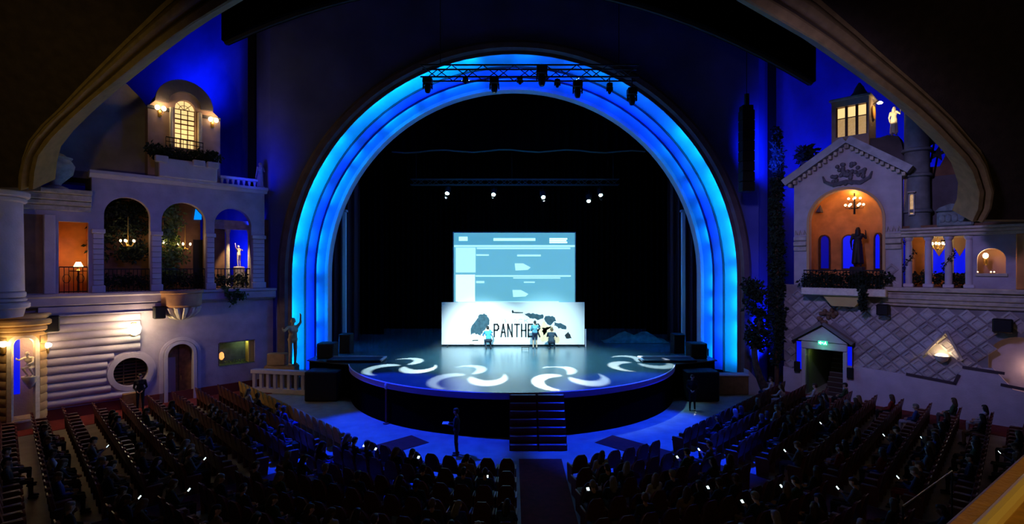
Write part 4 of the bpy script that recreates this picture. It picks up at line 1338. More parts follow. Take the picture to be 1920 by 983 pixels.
# balcony of the niche
bl = T('niche_balcony', 'balcony with dark railing below the orange niche on a yellow bracket', 'balcony', (ncx, -0.3, zr0), FR)
bxa, bxb = RX(1506, -0.4), RX(1664, -0.4)
bz0, bz1 = Rw(1585, 555, -0.6)[1], Rw(1585, 541, -0.6)[1]
B(MB().cbox(bxa, bxb, -0.8, 0.0, bz0, bz1, 0.04), 'slab', STONE_W, bl)
B(MB().prism([(RX(1545, -.3), bz0), (RX(1622, -.3), bz0), (RX(1605, -.3), bz0 - 0.55), (RX(1562, -.3), bz0 - 0.55)], -0.6, 0.0), 'bracket', mat('bracket_yellow', (0.6, 0.46, 0.16), 0.8), bl, None)
hz_ = bz1 + 0.95
B(MB().box(bxa + 0.1, bxb - 0.1, -0.72, -0.66, hz_ - 0.06, hz_), 'top_rail', IRON, bl)
for k in range(26):
    x = bxa + 0.12 + (bxb - bxa - 0.24) * k / 25
    B(MB().tube([(x, -0.69, bz1), (x, -0.69, hz_)], 0.016, 4), 'baluster', IRON, bl)
for i, (pa, pb) in enumerate(((1512, 1560), (1560, 1610), (1612, 1660))):
    ivy(FR, ['dark bush filling the left third of the niche balcony', 'dark bush filling the middle of the niche balcony', 'dark bush filling the right third of the niche balcony'][i],
        [(RX(pa + (pb - pa) * k / 5, -0.3), -0.35, bz1 + 0.35 + 0.2 * (k % 2), 0.34) for k in range(6)] + ([(RX(1618, -0.8), -0.85, bz1 - 0.3 * k, 0.14) for k in range(4)] if i == 2 else []), 80 + i, LEAF_D, 0.2, 60, 'niche balcony bushes', 'balcony_bush')

# ---- belvedere with three-light window
bv0, bv1 = RX(1559, 0.7), RX(1627, 0.7)
vz0, vz1 = 13.0, Rw(1595, 186, 0.7)[1]
bvd = T('belvedere', 'small rooftop belvedere with a lit three-pane window above the gabled house', 'tower', ((bv0 + bv1) / 2, 1.2, vz0), FR)
vxa, vxb = RX(1567, .7), RX(1626, .7)
vza, vzb = Rw(1596, 254, .7)[1], Rw(1596, 197, .7)[1]
BVM = mat('belvedere_plaster', (0.42, 0.33, 0.26), 0.85, var=0.15)
B(MB().plate(rect(bv0, bv1 + 0.05, vz0, vz1), [rect(vxa, vxb, vza, vzb)], 0.7, 0.95), 'front_wall', BVM, bvd, None)
B(MB().box(bv0, bv1 + 0.05, 1.3, 2.4, vz0, vz1), 'body', BVM, bvd, None)
B(MB().box(bv1 - 0.02, bv1 + 0.05, 0.95, 1.3, vz0, vz1), 'side_wall', BVM, bvd, None)
B(MB().box(bv0, bv0 + 0.07, 0.95, 1.3, vz0, vz1), 'side_wall', BVM, bvd, None)
B(MB().cbox(bv0 - 0.1, bv1 + 0.15, 0.58, 2.5, vz1, vz1 + 0.14, 0.03), 'cornice', STONE, bvd)
B(MB().lathe([(0.5, vz1 + 0.14), (0.42, vz1 + 0.35), (0.3, vz1 + 0.5), (0.2, vz1 + 0.75), (0.05, vz1 + 1.0)], 12, (bv0 + bv1) / 2 + 0.3, 1.5), 'finial', DARK_P, bvd)
w10 = T('window_10', None, None, ((vxa + vxb) / 2, 0.9, vza), FR, kind='structure')
for c in range(3):
    xa, xb = vxa + (vxb - vxa) * c / 3 + 0.06, vxa + (vxb - vxa) * (c + 1) / 3 - 0.06
    zm_ = vza + (vzb - vza) * 0.62
    B(MB().box(xa, xb, 0.86, 0.89, zm_ + 0.02, vzb - 0.05), 'upper_pane', WARMGLASS, w10, None)
    B(MB().box(xa, xb, 0.86, 0.89, vza + 0.04, zm_ - 0.02), 'lower_pane', WARMGLASS2, w10, None)
    B(MB().box(xa - 0.06, xb + 0.06, 0.80, 0.9, zm_ - 0.02, zm_ + 0.02), 'transom', WOOD, w10, None)
for c in range(4):
    x = vxa + (vxb - vxa) * c / 3
    B(MB().box(x - 0.06, x + 0.06, 0.76, 0.92, vza, vzb), 'mullion', WOOD, w10, None)
# round dial on the belvedere's side with its lamp
dial = T('round_dial', 'round amber dial under a small lamp on the side of the belvedere', 'dial', (bv1 + 0.06, 1.6, vz1 - 1.0), FR)
dz_ = Rw(1643, 210, 1.5)[1]
dm = MB().lathe([(0.01, 0), (0.36, 0), (0.38, 0.04), (0.34, 0.08), (0.01, 0.08)], 20)
dm.v = [(bv1 + 0.05 + z, 1.6 + x, dz_ + y) for x, y, z in dm.v]
B(dm, 'face', mat('dial_amber', (0.65, 0.33, 0.07), 0.6), dial)
B(MB().tube([(bv1 + 0.05, 1.6, dz_ + 0.45), (bv1 + 0.3, 1.6, dz_ + 0.62), (bv1 + 0.35, 1.6, dz_ + 0.5)], 0.02, 6), 'lamp_arm', IRON, dial)
B(MB().lathe([(0.05, dz_ + 0.55), (0.14, dz_ + 0.47), (0.10, dz_ + 0.42)], 10, bv1 + 0.37, 1.6), 'lamp_shade', BULBW, dial)
lamp('lamp_light', 'POINT', FR @ Vector((bv1 + 0.45, 1.5, dz_ + 0.2)), WARM, 14, size=0.06)

# rooftop wing carrying the standing statue
wg = [Rw(p[0], p[1], 1.0) for p in ((1600, 300), (1600, 262), (1650, 258), (1664, 253), (1684, 255), (1690, 268), (1694, 285), (1704, 296), (1708, 330))]
B(MB().plate(wg, [], 1.0, 2.2), 'roof_wing', DARK_P, wr, None)
B(MB().box(h1, RX(1900), 1.0, 2.0, 9.0, 11.4), 'upper_block', DARK_P, wr, None)
# round tower
tx, _z = Rw(1719, 300, 0.7)
tw2 = T('round_tower', 'dark slender round tower with a tiny lit slit window', 'tower', (tx, 0.7, gz1 + 0.42), FR)
TWM = mat('tower_teal', (0.17, 0.20, 0.21), 0.85, var=0.3, vscale=2)
ztw = Rw(1719, 205, 0.7)[1]
B(MB().lathe([(0.55, gz1 + 0.42), (0.52, 11), (0.5, ztw)], 20, tx, 0.7), 'shaft', TWM, tw2)
for zz in (9.6, 11.35, 12.6):
    B(MB().lathe([(0.54, zz), (0.62, zz + 0.05), (0.62, zz + 0.15), (0.54, zz + 0.2)], 20, tx, 0.7), 'ring', TWM, tw2)
sx, sz0 = Rw(1710, 404, 0.2)
sz1 = Rw(1710, 363, 0.2)[1]
B(MB().plate(arch_poly(sx - 0.12, sx + 0.12, sz0, sz1, 8), [arch_poly(sx - 0.07, sx + 0.07, sz0 + 0.05, sz1 - 0.05, 8)], 0.05, 0.25), 'slit_frame', STONE, tw2, None)
B(MB().plate(arch_poly(sx - 0.07, sx + 0.07, sz0 + 0.05, sz1 - 0.05, 8), [], 0.16, 0.2), 'slit_pane', WARMGLASS2, tw2, None)
B(MB().cbox(sx - 0.16, sx + 0.16, 0.0, 0.3, sz1 + 0.02, sz1 + 0.09, 0.02), 'slit_hood', STONE, tw2)
# star-shaped iron ornament against the sky
for i, (px, py, r) in enumerate(((1752, 262, 0.45), (1758, 288, 0.42))):
    x, z = Rw(px, py, 1.2)
    o_ = T('star_ornament', ['upper dark star-shaped ornament against the bright blue sky', 'lower dark star-shaped ornament against the bright blue sky'][i], 'ornament', (x, 1.2, z - 0.5), FR, group='star ornaments')
    mbs = MB()
    stp = []
    for k in range(10):
        rr = r if k % 2 == 0 else r * 0.38
        stp.append((x + rr * math.sin(2 * PI * k / 10 + 0.2 * i), z + rr * math.cos(2 * PI * k / 10 + 0.2 * i)))
    B(mbs.plate(stp, [], 1.17, 1.23), 'star', BLACK, o_, None)
    B(MB().tube([(x, 1.2, z - r * 0.3), (x - 0.15, 1.2, z - 1.1)], 0.04, 5), 'stalk', BLACK, o_)
bw0, bw1 = RX(1762, 1.2), RX(1850, 1.2)
B(MB().plate([(bw0 - 0.5, 11.3), (bw1 + 2, 11.3), (bw1 + 2, 14.5), Rw(1785, 262, 1.2), Rw(1770, 296, 1.2), (bw0, Rw(1762, 312, 1.2)[1]), (bw0 - 0.5, Rw(1755, 312, 1.2)[1])], [], 1.2, 1.9), 'upper_wall', BROWN_P, wr, None)
cx_, cz_ = Rw(1790, 412, 0.2)
sc_ = T('stone_sarcophagus', 'carved grey-green stone chest on the gallery roof beneath the gilt moulding', 'stone chest', (cx_, 0.3, gz1 + 0.42), FR)
ca, cb2 = RX(1757, 0.2), RX(1826, 0.2)
zz0 = gz1 + 0.42
GS = mat('stone_green', (0.20, 0.25, 0.25), 0.85, var=0.3, vscale=4, bump=0.4, bscale=9)
B(MB().cbox(ca, cb2, 0.0, 0.8, zz0, zz0 + 0.75, 0.08), 'chest', GS, sc_)
B(MB().prism([(ca - 0.05, zz0 + 0.75), (cb2 + 0.05, zz0 + 0.75), (cb2 - 0.1, zz0 + 0.98), (ca + 0.5, zz0 + 1.08), (ca + 0.1, zz0 + 0.92)], -0.05, 0.85), 'lid', GS, sc_, None)
for k in range(5):
    xk = ca + 0.2 + (cb2 - ca - 0.4) * k / 4
    B(MB().ball((xk, -0.02, zz0 + 0.4), (0.14, 0.08, 0.2), 8, 5), 'carved_boss', GS, sc_)

# roof planter left of the gable
px_, pz_ = Rw(1512, 318, 0.8)
B(MB().box(RX(1500, .8), RX(1540, .8), 0.6, 1.6, 10, Rw(1515, 318, 0.8)[1]), 'roof_pier', DARK_P, wr, None)
rp = T('roof_planter', 'dark spiky potted plant on the roof left of the gable', 'potted plant', (px_, 0.8, pz_), FR)
B(MB().lathe([(0.2, pz_), (0.32, pz_ + 0.35), (0.36, pz_ + 0.4)], 12, px_, 0.8), 'pot', DARK_P, rp)
B(foliage_mb([(px_ + 0.25 * math.cos(k), 0.8 + 0.2 * math.sin(k), pz_ + 0.75 + 0.12 * (k % 3), 0.36) for k in range(6)], 0.3, 91, 40), 'foliage', LEAF_D, rp, None, kind='stuff')

# ---- exit doorway
d2 = T('door_2', None, None, ((e0 + e1) / 2, 0, 0), FR, kind='structure')
B(MB().cbox(e0 - 0.2, e0, -0.2, 0.45, 0, ez, 0.03), 'jamb', PLASTER_W, d2)
B(MB().cbox(e1, e1 + 0.2, -0.2, 0.45, 0, ez, 0.03), 'jamb', PLASTER_W, d2)
B(MB().cbox(e0 - 0.2, e1 + 0.2, -0.22, 0.45, ez, ez + 0.42, 0.03), 'lintel', PLASTER_W, d2)
pa_ = (RX(1491), Rw(1491, 643)[1])
pb_ = (RX(1600), Rw(1600, 648)[1])
zp = ez + 0.44
B(MB().prism([(pa_[0] + 0.2, zp), (pb_[0] - 0.2, zp), (dpk[0], dpk[1] - 0.12)], -0.3, 0.0), 'tympanum', PLASTER_W, d2, None)
for (q0, q1) in (((pa_[0], zp - 0.02), (dpk[0], dpk[1])), ((dpk[0], dpk[1]), (pb_[0], zp - 0.02))):
    d = (Vector(q1) - Vector(q0)).normalized()
    nn = Vector((-d.y, d.x)) * 0.16
    B(MB().prism([q0, q1, tuple(Vector(q1) + nn), tuple(Vector(q0) + nn)], -0.46, 0.0), 'raking_cornice', mat('cornice_dark', (0.20, 0.17, 0.17), 0.8), d2, None)
ax_, az_ = Rw(1545, 600, -0.2)
acro = MB()
for k in range(16):
    a = rgc.uniform(0, 2 * PI)
    r = rgc.uniform(0.1, 0.5)
    acro.ball((ax_ + 0.1 + r * math.cos(a), -0.12, az_ + 0.25 + 0.8 * r * math.sin(a)), 0.12, 6, 4)
B(acro, 'carved_acroterion', BROWN_P, d2)
# passage and rising stairs behind the doorway
B(MB().box(e0 - 0.12, e0 - 0.02, 0.45, 5.2, 0, 5.0), 'passage_wall', mat('passage_sign_green', (0.26, 0.30, 0.16), 0.8), d2, None)  # exit sign's green light put into the first wall's colour
B(MB().box(e1 + 0.02, e1 + 0.12, 0.45, 5.2, 0, 5.0), 'passage_wall', BROWN_P, d2, None)
B(MB().box(e0 - 0.1, e1 + 0.1, 5.0, 5.1, 0, 5.0), 'passage_end', BLACK, d2, None)
for k in range(11):
    xl = e0 + 0.75 - 0.03 * k
    s_ = B(MB().box(xl, e1, 0.6 + k * 0.34, 5.0, k * 0.21, (k + 1) * 0.21), 'stair_step', mat('stair_dark', (0.055, 0.03, 0.03), 0.8), d2, None)
    B(MB().box(xl, e1, 0.585 + k * 0.34, 0.63 + k * 0.34, (k + 1) * 0.21 - 0.02, (k + 1) * 0.21 + 0.006), 'stair_nosing', mat('stair_nose', (0.2, 0.18, 0.2), 0.5), s_, None)
for i, (pa, pb, ya, yb) in enumerate(((1494, 1505, 640, 692), (1587, 1598, 650, 704))):
    xa, xb = RX(pa, -.1), RX(pb, -.1)
    za, zb = Rw((pa + pb) / 2, yb, -.1)[1], Rw((pa + pb) / 2, ya, -.1)[1]
    w = T('window_%d' % (11 + i), None, None, ((xa + xb) / 2, -0.1, za), FR, kind='structure')
    B(MB().box(xa, xb, -0.12, -0.08, za, zb), 'pane', GLASSB, w, None)
    B(MB().plate(rect(xa - 0.05, xb + 0.05, za - 0.1, zb + 0.05), [rect(xa, xb, za, zb)], -0.16, 0.0), 'frame', WOOD, w, None)
    B(MB().cbox(xa - 0.08 if i == 0 else xb - 0.2, xa + 0.2 if i == 0 else xb + 0.08, -0.34, -0.16, za - 0.12, za + 0.42, 0.02), 'planter_box', BLACK, w)
ex, ez_ = Rw(1543, 643, -0.35)
es = T('exit_sign', 'small glowing green exit sign over the pedimented doorway', 'sign', (ex, -0.4, ez_ - 0.1), FR)
B(MB().cbox(ex - 0.22, ex + 0.22, -0.42, -0.34, ez_ - 0.1, ez_ + 0.1, 0.01), 'case', mat('sign_green', (0, 0.3, 0.15), 0.4, emit=(0.05, 0.75, 0.42), estr=1.2), es)
pic = MB()
pic.strip([(ex - 0.16, ez_), (ex + 0.02, ez_)], 0.035, -0.428)
pic.strip([(ex - 0.09, ez_ + 0.06), (ex - 0.16, ez_), (ex - 0.09, ez_ - 0.06)], 0.03, -0.428)
pic.strip([(ex + 0.07, ez_ - 0.07), (ex + 0.1, ez_), (ex + 0.13, ez_ + 0.02), (ex + 0.17, ez_ - 0.06)], 0.03, -0.428)
pic.ball((ex + 0.14, -0.428, ez_ + 0.065), (0.022, 0.006, 0.022), 8, 4)
B(pic, 'running_figure_symbol', mat('sign_white', (0.9, 1, 0.95), 0.4, emit=(0.8, 1.0, 0.92), estr=2.5), es, None)
lamp('lamp_light', 'POINT', FR @ Vector((ex, -0.6, ez_ - 0.15)), (0.2, 1.0, 0.55), 4, size=0.08)
lamp('lamp_light', 'POINT', FR @ Vector((e0 + 0.4, 0.5, ez - 0.25)), (0.6, 0.9, 0.2), 2.5, size=0.1)

# ---- wall lamp with ribs added to cut its light to a diamond
rb = T('diamond_lamp', 'bowl wall lamp shining up between ribs added to cut its light to a diamond', 'wall lamp', (lx, 0, lz - 0.3), FR)
apx = (lx + 0.15, Rw(1772, 620)[1])
B(MB().strip([apx, Rw(1732, 663)], 0.10, -0.26), 'light_cut_rib', PLASTER_W, rb)
B(MB().strip([apx, Rw(1803, 672)], 0.10, -0.26), 'light_cut_rib', PLASTER_W, rb)
for nm, q in (('a', Rw(1732, 663)), ('b', Rw(1803, 672))):
    d = (Vector(q) - Vector(apx)).normalized()
    nn = Vector((-d.y, d.x)) * 0.05
    B(MB().prism([tuple(Vector(apx) + nn), tuple(Vector(apx) - nn), tuple(Vector(q) - nn), tuple(Vector(q) + nn)], -0.26, 0.0), 'rib_body', PLASTER_W, rb, None)
B(MB().lathe([(0.02, lz - 0.32), (0.2, lz - 0.2), (0.3, lz + 0.02), (0.27, lz + 0.02), (0.02, lz - 0.16)], 16, lx, -0.2), 'bowl', STONE_W, rb)
B(MB().ball((lx, -0.22, lz + 0.03), (0.24, 0.18, 0.10), 12, 6), 'glowing_glass', mat('bowl_glow', (1, 0.9, 0.7), 0.4, emit=(1.0, 0.82, 0.48), estr=8), rb)
lamp('lamp_light', 'POINT', FR @ Vector((lx, -0.34, lz + 0.16)), (1.0, 0.70, 0.32), 13, size=0.08)
speaker(FR, 1656, 581, 0.5, 0.55, 'black wall speaker below the right corner of the niche balcony', -0.1)
speaker(FR, 1880, 611, 0.66, 0.6, 'black wall speaker above the big arched recess at the right edge', -0.05)

# ================================================================== trees and hung speakers by the right side of the arch
cyp = T('cypress_tree', 'tall dark cypress tree silhouetted against the blue wall', 'tree', (15.0, 29.0, 0))
rgt = random.Random(21)
sp = []
for k in range(58):
    u = k / 57
    z = 1.6 + u * 13.2
    r = 0.42 * (1 - 0.75 * u ** 3) * (0.5 if z < 3.4 else 1.0)
    sp.append((15.0 + rgt.uniform(-0.12, 0.12), 29.0 + rgt.uniform(-0.12, 0.12), z, max(0.12, r)))
B(foliage_mb(sp, 0.24, 22, 75), 'foliage', LEAF_D, cyp, None, kind='stuff')
B(MB().tube([(15.0, 29.0, 0), (15.0, 29.0, 8), (15.0, 29.0, 14.5)], [0.13, 0.1, 0.03], 8), 'trunk', WOOD, cyp)
tr = T('leaning_tree', 'leaning dark tree with a curved pale-edged trunk beside the exit wall', 'tree', (14.1, 28.4, 0))
tp = [(14.15, 28.4, 0), (13.75, 28.4, 0.8), (13.5, 28.4, 1.6), (13.42, 28.4, 2.6), (13.75, 28.4, 4.0)]
B(MB().tube(tp, [0.26, 0.2, 0.17, 0.15, 0.1], 10), 'trunk', mat('bark', (0.09, 0.07, 0.06), 0.9, var=0.4, vscale=6, bump=0.5), tr)
B(foliage_mb([(13.6 + rgt.uniform(-0.45, 0.5), 28.4 + rgt.uniform(-0.3, 0.3), rgt.uniform(2.6, 6.3), 0.36) for _ in range(22)], 0.26, 23, 55), 'foliage', LEAF_D, tr, None, kind='stuff')
for i, (px, y0, y1, lab) in enumerate(((1400, 207, 360, 'black hanging line-array speaker right of the arch'),)):
    x, y, z1_ = P(px, y0, 28.3)
    z0_ = P(px, y1, 28.3)[2]
    la = T('line_array_speaker', lab, 'loudspeaker', (x, y, z0_))
    B(MB().box(x - 0.28, x + 0.28, y - 0.2, y + 0.3, z1_, z1_ + 0.25), 'fly_frame', IRON, la)
    B(MB().tube([(x, y, z1_ + 0.2), (x, y, z1_ + 0.9)], 0.14, 8), 'hoist', IRON, la)
    B(MB().tube([(x, y, z1_ + 0.8), (x, y, 26)], 0.02, 5), 'chain', IRON, la)
    n = 8
    for k in range(n):
        za = z1_ - (z1_ - z0_) * (k + 1) / n
        zb = z1_ - (z1_ - z0_) * k / n - 0.02
        dy = -0.012 * k * k
        B(MB().cbox(x - 0.35, x + 0.35, y - 0.25 - dy * 0, y + 0.3, za, zb, 0.03), 'cabinet', BLACK, la)
# low plinth wall in front of the arch on the right
lw_ = T('low_plinth_wall', 'low brown wall with a white sloping end beside the right foot of the arch', 'wall', (12.2, 28.2, 0))
B(MB().cbox(10.9, 12.9, 27.9, 28.5, 0, 1.0, 0.04), 'panel', mat('panel_tan', (0.33, 0.19, 0.08), 0.7, var=0.2), lw_)
B(MB().prism([(12.9, 0), (13.6, 0), (13.3, 0.9), (12.9, 1.35)], 27.9, 28.5), 'sloping_end', PLASTER_W, lw_, None)
B(MB().cbox(10.8, 12.95, 27.85, 28.55, 1.0, 1.1, 0.03), 'coping', PLASTER_W, lw_)
# balustrade in front of the arch on the left
lb = T('stone_balustrade', 'white stone balustrade at the left foot of the arch', 'balustrade', (-12.8, 28.4, 0))
A_, B_ = Vector((-14.55, 28.75, 0)), Vector((-10.95, 28.05, 0))
dv = (B_ - A_).normalized()
nv = Vector((-dv.y, dv.x, 0))


def bar(z0, z1, w, a=0, b=1):
    p, q = A_ + (B_ - A_) * a, A_ + (B_ - A_) * b
    ring = lambda c: [tuple(c + nv * w + Vector((0, 0, z0))), tuple(c - nv * w + Vector((0, 0, z0))), tuple(c - nv * w + Vector((0, 0, z1))), tuple(c + nv * w + Vector((0, 0, z1)))]
    return MB().loft([ring(p), ring(q)])


B(bar(1.05, 1.25, 0.2), 'top_rail', PLASTER_W, lb, None)
B(bar(0, 0.22, 0.2), 'bottom_rail', PLASTER_W, lb, None)
for k in range(9):
    u = k / 8
    c = A_ + (B_ - A_) * (0.03 + 0.94 * u)
    w = 0.09
    B(MB().cbox(c.x - w, c.x + w, c.y - w, c.y + w, 0.2, 1.07, 0.02), 'post', PLASTER_W, lb)
pd = T('statue_pedestal', 'ochre block pedestal behind the left balustrade', 'pedestal', (-13.6, 29.3, 0))
B(MB().cbox(-14.1, -12.3, 29.05, 29.65, 0, 1.35, 0.04), 'block', mat('pedestal_tan', (0.40, 0.25, 0.12), 0.8, var=0.2), pd)
B(MB().cbox(-13.95, -12.9, 29.1, 29.6, 1.35, 2.05, 0.05), 'cap_block', mat('pedestal_tan', (0, 0, 0)), pd)

# ================================================================== STAGE OBJECTS
# ---- projection screen with a page of text blocks
SY = 34.0
scx0, _, scz1 = P(851, 437, SY)
scx1, _, scz0 = P(1078, 568, SY)
scr = T('projection_screen', 'tall pale cyan screen glowing with a web page above the white banner', 'screen', ((scx0 + scx1) / 2, SY, SZ))
SCRM = mat('screen_base', (0.3, 0.5, 0.55), 0.6, emit=(0.145, 0.50, 0.62), estr=0.85)
SCRH = mat('screen_header', (0.3, 0.5, 0.55), 0.6, emit=(0.10, 0.40, 0.50), estr=0.85)
SCRB = mat('screen_bright', (0.6, 0.8, 0.8), 0.6, emit=(0.50, 0.95, 1.0), estr=0.95)
SCRW = mat('screen_white', (0.8, 0.9, 0.9), 0.6, emit=(0.75, 1.0, 1.0), estr=1.1)
SCRD = mat('screen_dim', (0.3, 0.5, 0.55), 0.6, emit=(0.20, 0.46, 0.60), estr=0.7)
B(MB().box(scx0, scx1, SY, SY + 0.1, scz0, scz1), 'display', SCRM, scr, None)
B(MB().plate(rect(scx0 - 0.06, scx1 + 0.06, scz0 - 0.06, scz1 + 0.06), [rect(scx0, scx1, scz0, scz1)], SY - 0.04, SY + 0.1), 'frame', mat('screen_frame', (0.25, 0.3, 0.32), 0.5), scr, None)


def sq(mb, x0, y0, x1, y1, e=0.012):
    a = P(x0, y0, SY)
    b = P(x1, y1, SY)
    mb.box(a[0], b[0], SY - e, SY - 0.001, b[2], a[2])


z2 = lambda x, y: (800 + x / 3.512, 420 + y / 3.511)       # from the enlarged view to picture pixels


def zq(mb, x0, y0, x1, y1, e=0.012):
    a, b = z2(x0, y0), z2(x1, y1)
    sq(mb, a[0], a[1], b[0], b[1], e)


m = MB()
zq(m, 180, 66, 978, 138)
B(m, 'page_header', SCRH, scr, None)
m = MB()
zq(m, 440, 94, 716, 112)
zq(m, 180, 140, 976, 152)
zq(m, 330, 156, 946, 166)
zq(m, 326, 200, 410, 210)
zq(m, 596, 202, 752, 214)
zq(m, 322, 338, 950, 348)
zq(m, 570, 352, 880, 360)
zq(m, 326, 376, 380, 390)
zq(m, 640, 380, 712, 388)
zq(m, 206, 510, 870, 518)
B(m, 'text_lines', SCRB, scr, None)
m = MB()
for k, y0 in enumerate((94, 106, 118)):
    zq(m, 808, y0, 926 - 6 * (k % 2), y0 + 9)
B(m, 'header_wordmark', SCRW, scr, None)
m = MB()
zq(m, 192, 334, 318, 512)
B(m, 'picture_block', SCRW, scr, None, label='white picture block')
m = MB()
zq(m, 212, 84, 270, 112)
B(m, 'header_logo', SCRB, scr, None)
m = MB()
zq(m, 192, 156, 322, 320)
B(m, 'picture_block', SCRB, scr, None)
m = MB()
for (cx, cy) in ((625, 285), (610, 460)):
    pts_ = [z2(cx - 45, cy - 25 + 0), z2(cx + 10, cy - 25), z2(cx + 60, cy + 2), z2(cx + 40, cy + 18), z2(cx - 40, cy + 22)]
    m.plate([(P(a, b, SY)[0], P(a, b, SY)[2]) for a, b in pts_][::-1], [], SY - 0.012, SY - 0.002)
B(m, 'car_picture_blob', SCRB, scr, None)
B(MB().box(scx0 + 0.5, scx0 + 0.62, SY + 0.1, SY + 0.25, SZ, scz1 - 0.3).box(scx1 - 0.62, scx1 - 0.5, SY + 0.1, SY + 0.25, SZ, scz1 - 0.3), 'support_leg', BLACK, scr, None)
lamp('screen_light', 'AREA', ((scx0 + scx1) / 2, SY - 0.2, (scz0 + scz1) / 2), (0.40, 0.86, 1.0), 120, ((scx0 + scx1) / 2, 20, 4), size=7.5, size_y=4.0)

# ---- painted banner
BY = 33.0
bnx0, _, bnz1 = P(828, 567, BY)
bnx1, _, _z = P(1096, 650, BY)
ban = T('painted_banner', 'wide white canvas with black lettering PANTHER being painted live', 'banner', ((bnx0 + bnx1) / 2, BY, SZ))
B(MB().box(bnx0, bnx1, BY, BY + 0.05, SZ + 0.12, bnz1), 'canvas', mat('canvas_white', (0.86, 0.88, 0.87), 0.8), ban, None)
for x in (bnx0 + 0.03, bnx1 - 0.03):
    B(MB().box(x - 0.04, x + 0.04, BY + 0.05, BY + 0.13, SZ, bnz1), 'upright', BLACK, ban)
B(MB().box(bnx0, bnx1, BY + 0.05, BY + 0.1, bnz1 - 0.06, bnz1), 'top_bar', BLACK, ban)
for x in (bnx0 + 0.4, bnx1 - 0.4):
    B(MB().box(x - 0.05, x + 0.05, BY - 0.3, BY + 0.6, SZ, SZ + 0.05), 'foot', BLACK, ban)
B(MB().tube([P(1098, 617, BY - 0.1)[:2] + (P(1098, 617, BY - 0.1)[2],), (P(1098, 0, BY - .1)[0], BY - 0.1, SZ)], 0.04, 6), 'side_pole', PLASTER_W, ban)


def bz(x, y):
    a = z2(x, y)
    q = P(a[0], a[1], BY)
    return (q[0], q[2])


INK = mat('paint_black', (0.012, 0.018, 0.022), 0.7)
TEAL = mat('paint_teal', (0.03, 0.075, 0.10), 0.7, var=0.35, vscale=4)
letters = {
    'P': [[(0, 0), (0, 1)], [(0, 1), (0.6, 1), (0.85, 0.86), (0.85, 0.66), (0.6, 0.52), (0, 0.52)]],
    'A': [[(0, 0), (0.45, 1), (0.9, 0)], [(0.18, 0.35), (0.72, 0.35)]],
    'N': [[(0, 0), (0, 1), (0.85, 0), (0.85, 1)]],
    'T': [[(0, 1), (0.9, 1)], [(0.45, 0), (0.45, 1)]],
    'H': [[(0, 0), (0, 1)], [(0.85, 0), (0.85, 1)], [(0, 0.5), (0.85, 0.5)]],
    'E': [[(0.8, 1), (0, 1), (0, 0), (0.8, 0)], [(0, 0.52), (0.6, 0.52)]],
    'R': [[(0, 0), (0, 1), (0.6, 1), (0.85, 0.86), (0.85, 0.66), (0.6, 0.52), (0, 0.52)], [(0.4, 0.52), (0.9, 0)]],
    'B': [[(0, 0), (0, 1), (0.6, 1), (0.8, 0.88), (0.8, 0.65), (0.6, 0.53), (0, 0.53)], [(0.6, 0.53), (0.88, 0.38), (0.88, 0.14), (0.6, 0), (0, 0)]],
    'L': [[(0, 1), (0, 0), (0.8, 0)]],
    'C': [[(0.85, 0.85), (0.6, 1), (0.25, 1), (0, 0.75), (0, 0.25), (0.25, 0), (0.6, 0), (0.85, 0.15)]],
    'K': [[(0, 0), (0, 1)], [(0.85, 1), (0, 0.45)], [(0.3, 0.63), (0.9, 0)]],
}


def word(txt, x0, y0, x1, y1, w, name, m):
    """letters drawn between enlarged-view pixel columns x0..x1, rows y0 (top) to y1"""
    n = len(txt)
    step = (x1 - x0) / n
    for i, ch in enumerate(txt):
        mb = MB()
        for st_ in letters[ch]:
            mb.strip([bz(x0 + step * i + px * step * 0.72, y1 - (y1 - y0) * py) for px, py in st_], w, BY - 0.006)
        B(mb, name, m, ban, None)


word('PANTHER', 445, 662, 760, 742, 0.10, 'black_letter', INK)
word('BLACK', 498, 628, 680, 650, 0.03, 'faint_letter', mat('paint_faint', (0.42, 0.46, 0.44), 0.7))


def blob(pts_, m, name, seed=0):
    rb_ = random.Random(int(pts_[0][0] * 7 + pts_[0][1]))
    out_ = []
    amp = 5.0 if 'patch' in name or 'wash' in name else 1.2
    for i in range(len(pts_)):
        a, b = pts_[i], pts_[(i + 1) % len(pts_)]
        nseg = max(1, int(math.hypot(b[0] - a[0], b[1] - a[1]) / 9))
        for k in range(nseg):
            u = k / nseg
            out_.append((a[0] + (b[0] - a[0]) * u + rb_.uniform(-amp, amp), a[1] + (b[1] - a[1]) * u + rb_.uniform(-amp, amp)))
    B(MB().plate([bz(a, b) for a, b in out_][::-1], [], BY - 0.005, BY - 0.001), name, m, ban, None)


# loose brush patches left and right of the lettering
blob([(285, 690), (320, 640), (345, 600), (380, 592), (412, 618), (418, 655), (385, 690), (352, 735), (318, 722), (290, 728)], TEAL, 'brush_patch')
blob([(300, 765), (340, 762), (338, 770), (300, 772)], INK, 'brush_stroke')
blob([(282, 793), (310, 792), (308, 799), (284, 800)], INK, 'brush_stroke')
blob([(645, 592), (700, 588), (765, 598), (770, 622), (735, 630), (672, 615)], TEAL, 'brush_patch')
blob([(775, 612), (812, 604), (846, 618), (850, 640), (815, 668), (786, 652)], TEAL, 'brush_patch')
blob([(838, 650), (880, 652), (922, 680), (915, 694), (876, 690), (842, 668)], TEAL, 'brush_patch')
blob([(908, 742), (930, 712), (946, 730), (958, 758), (940, 752), (922, 755)], INK, 'brush_patch')
blob([(560, 572), (568, 566), (575, 580), (634, 582), (634, 588), (562, 588)], INK, 'brush_stroke')
OR = mat('paint_orange', (0.9, 0.62, 0.38), 0.8, var=0.2, vscale=2)
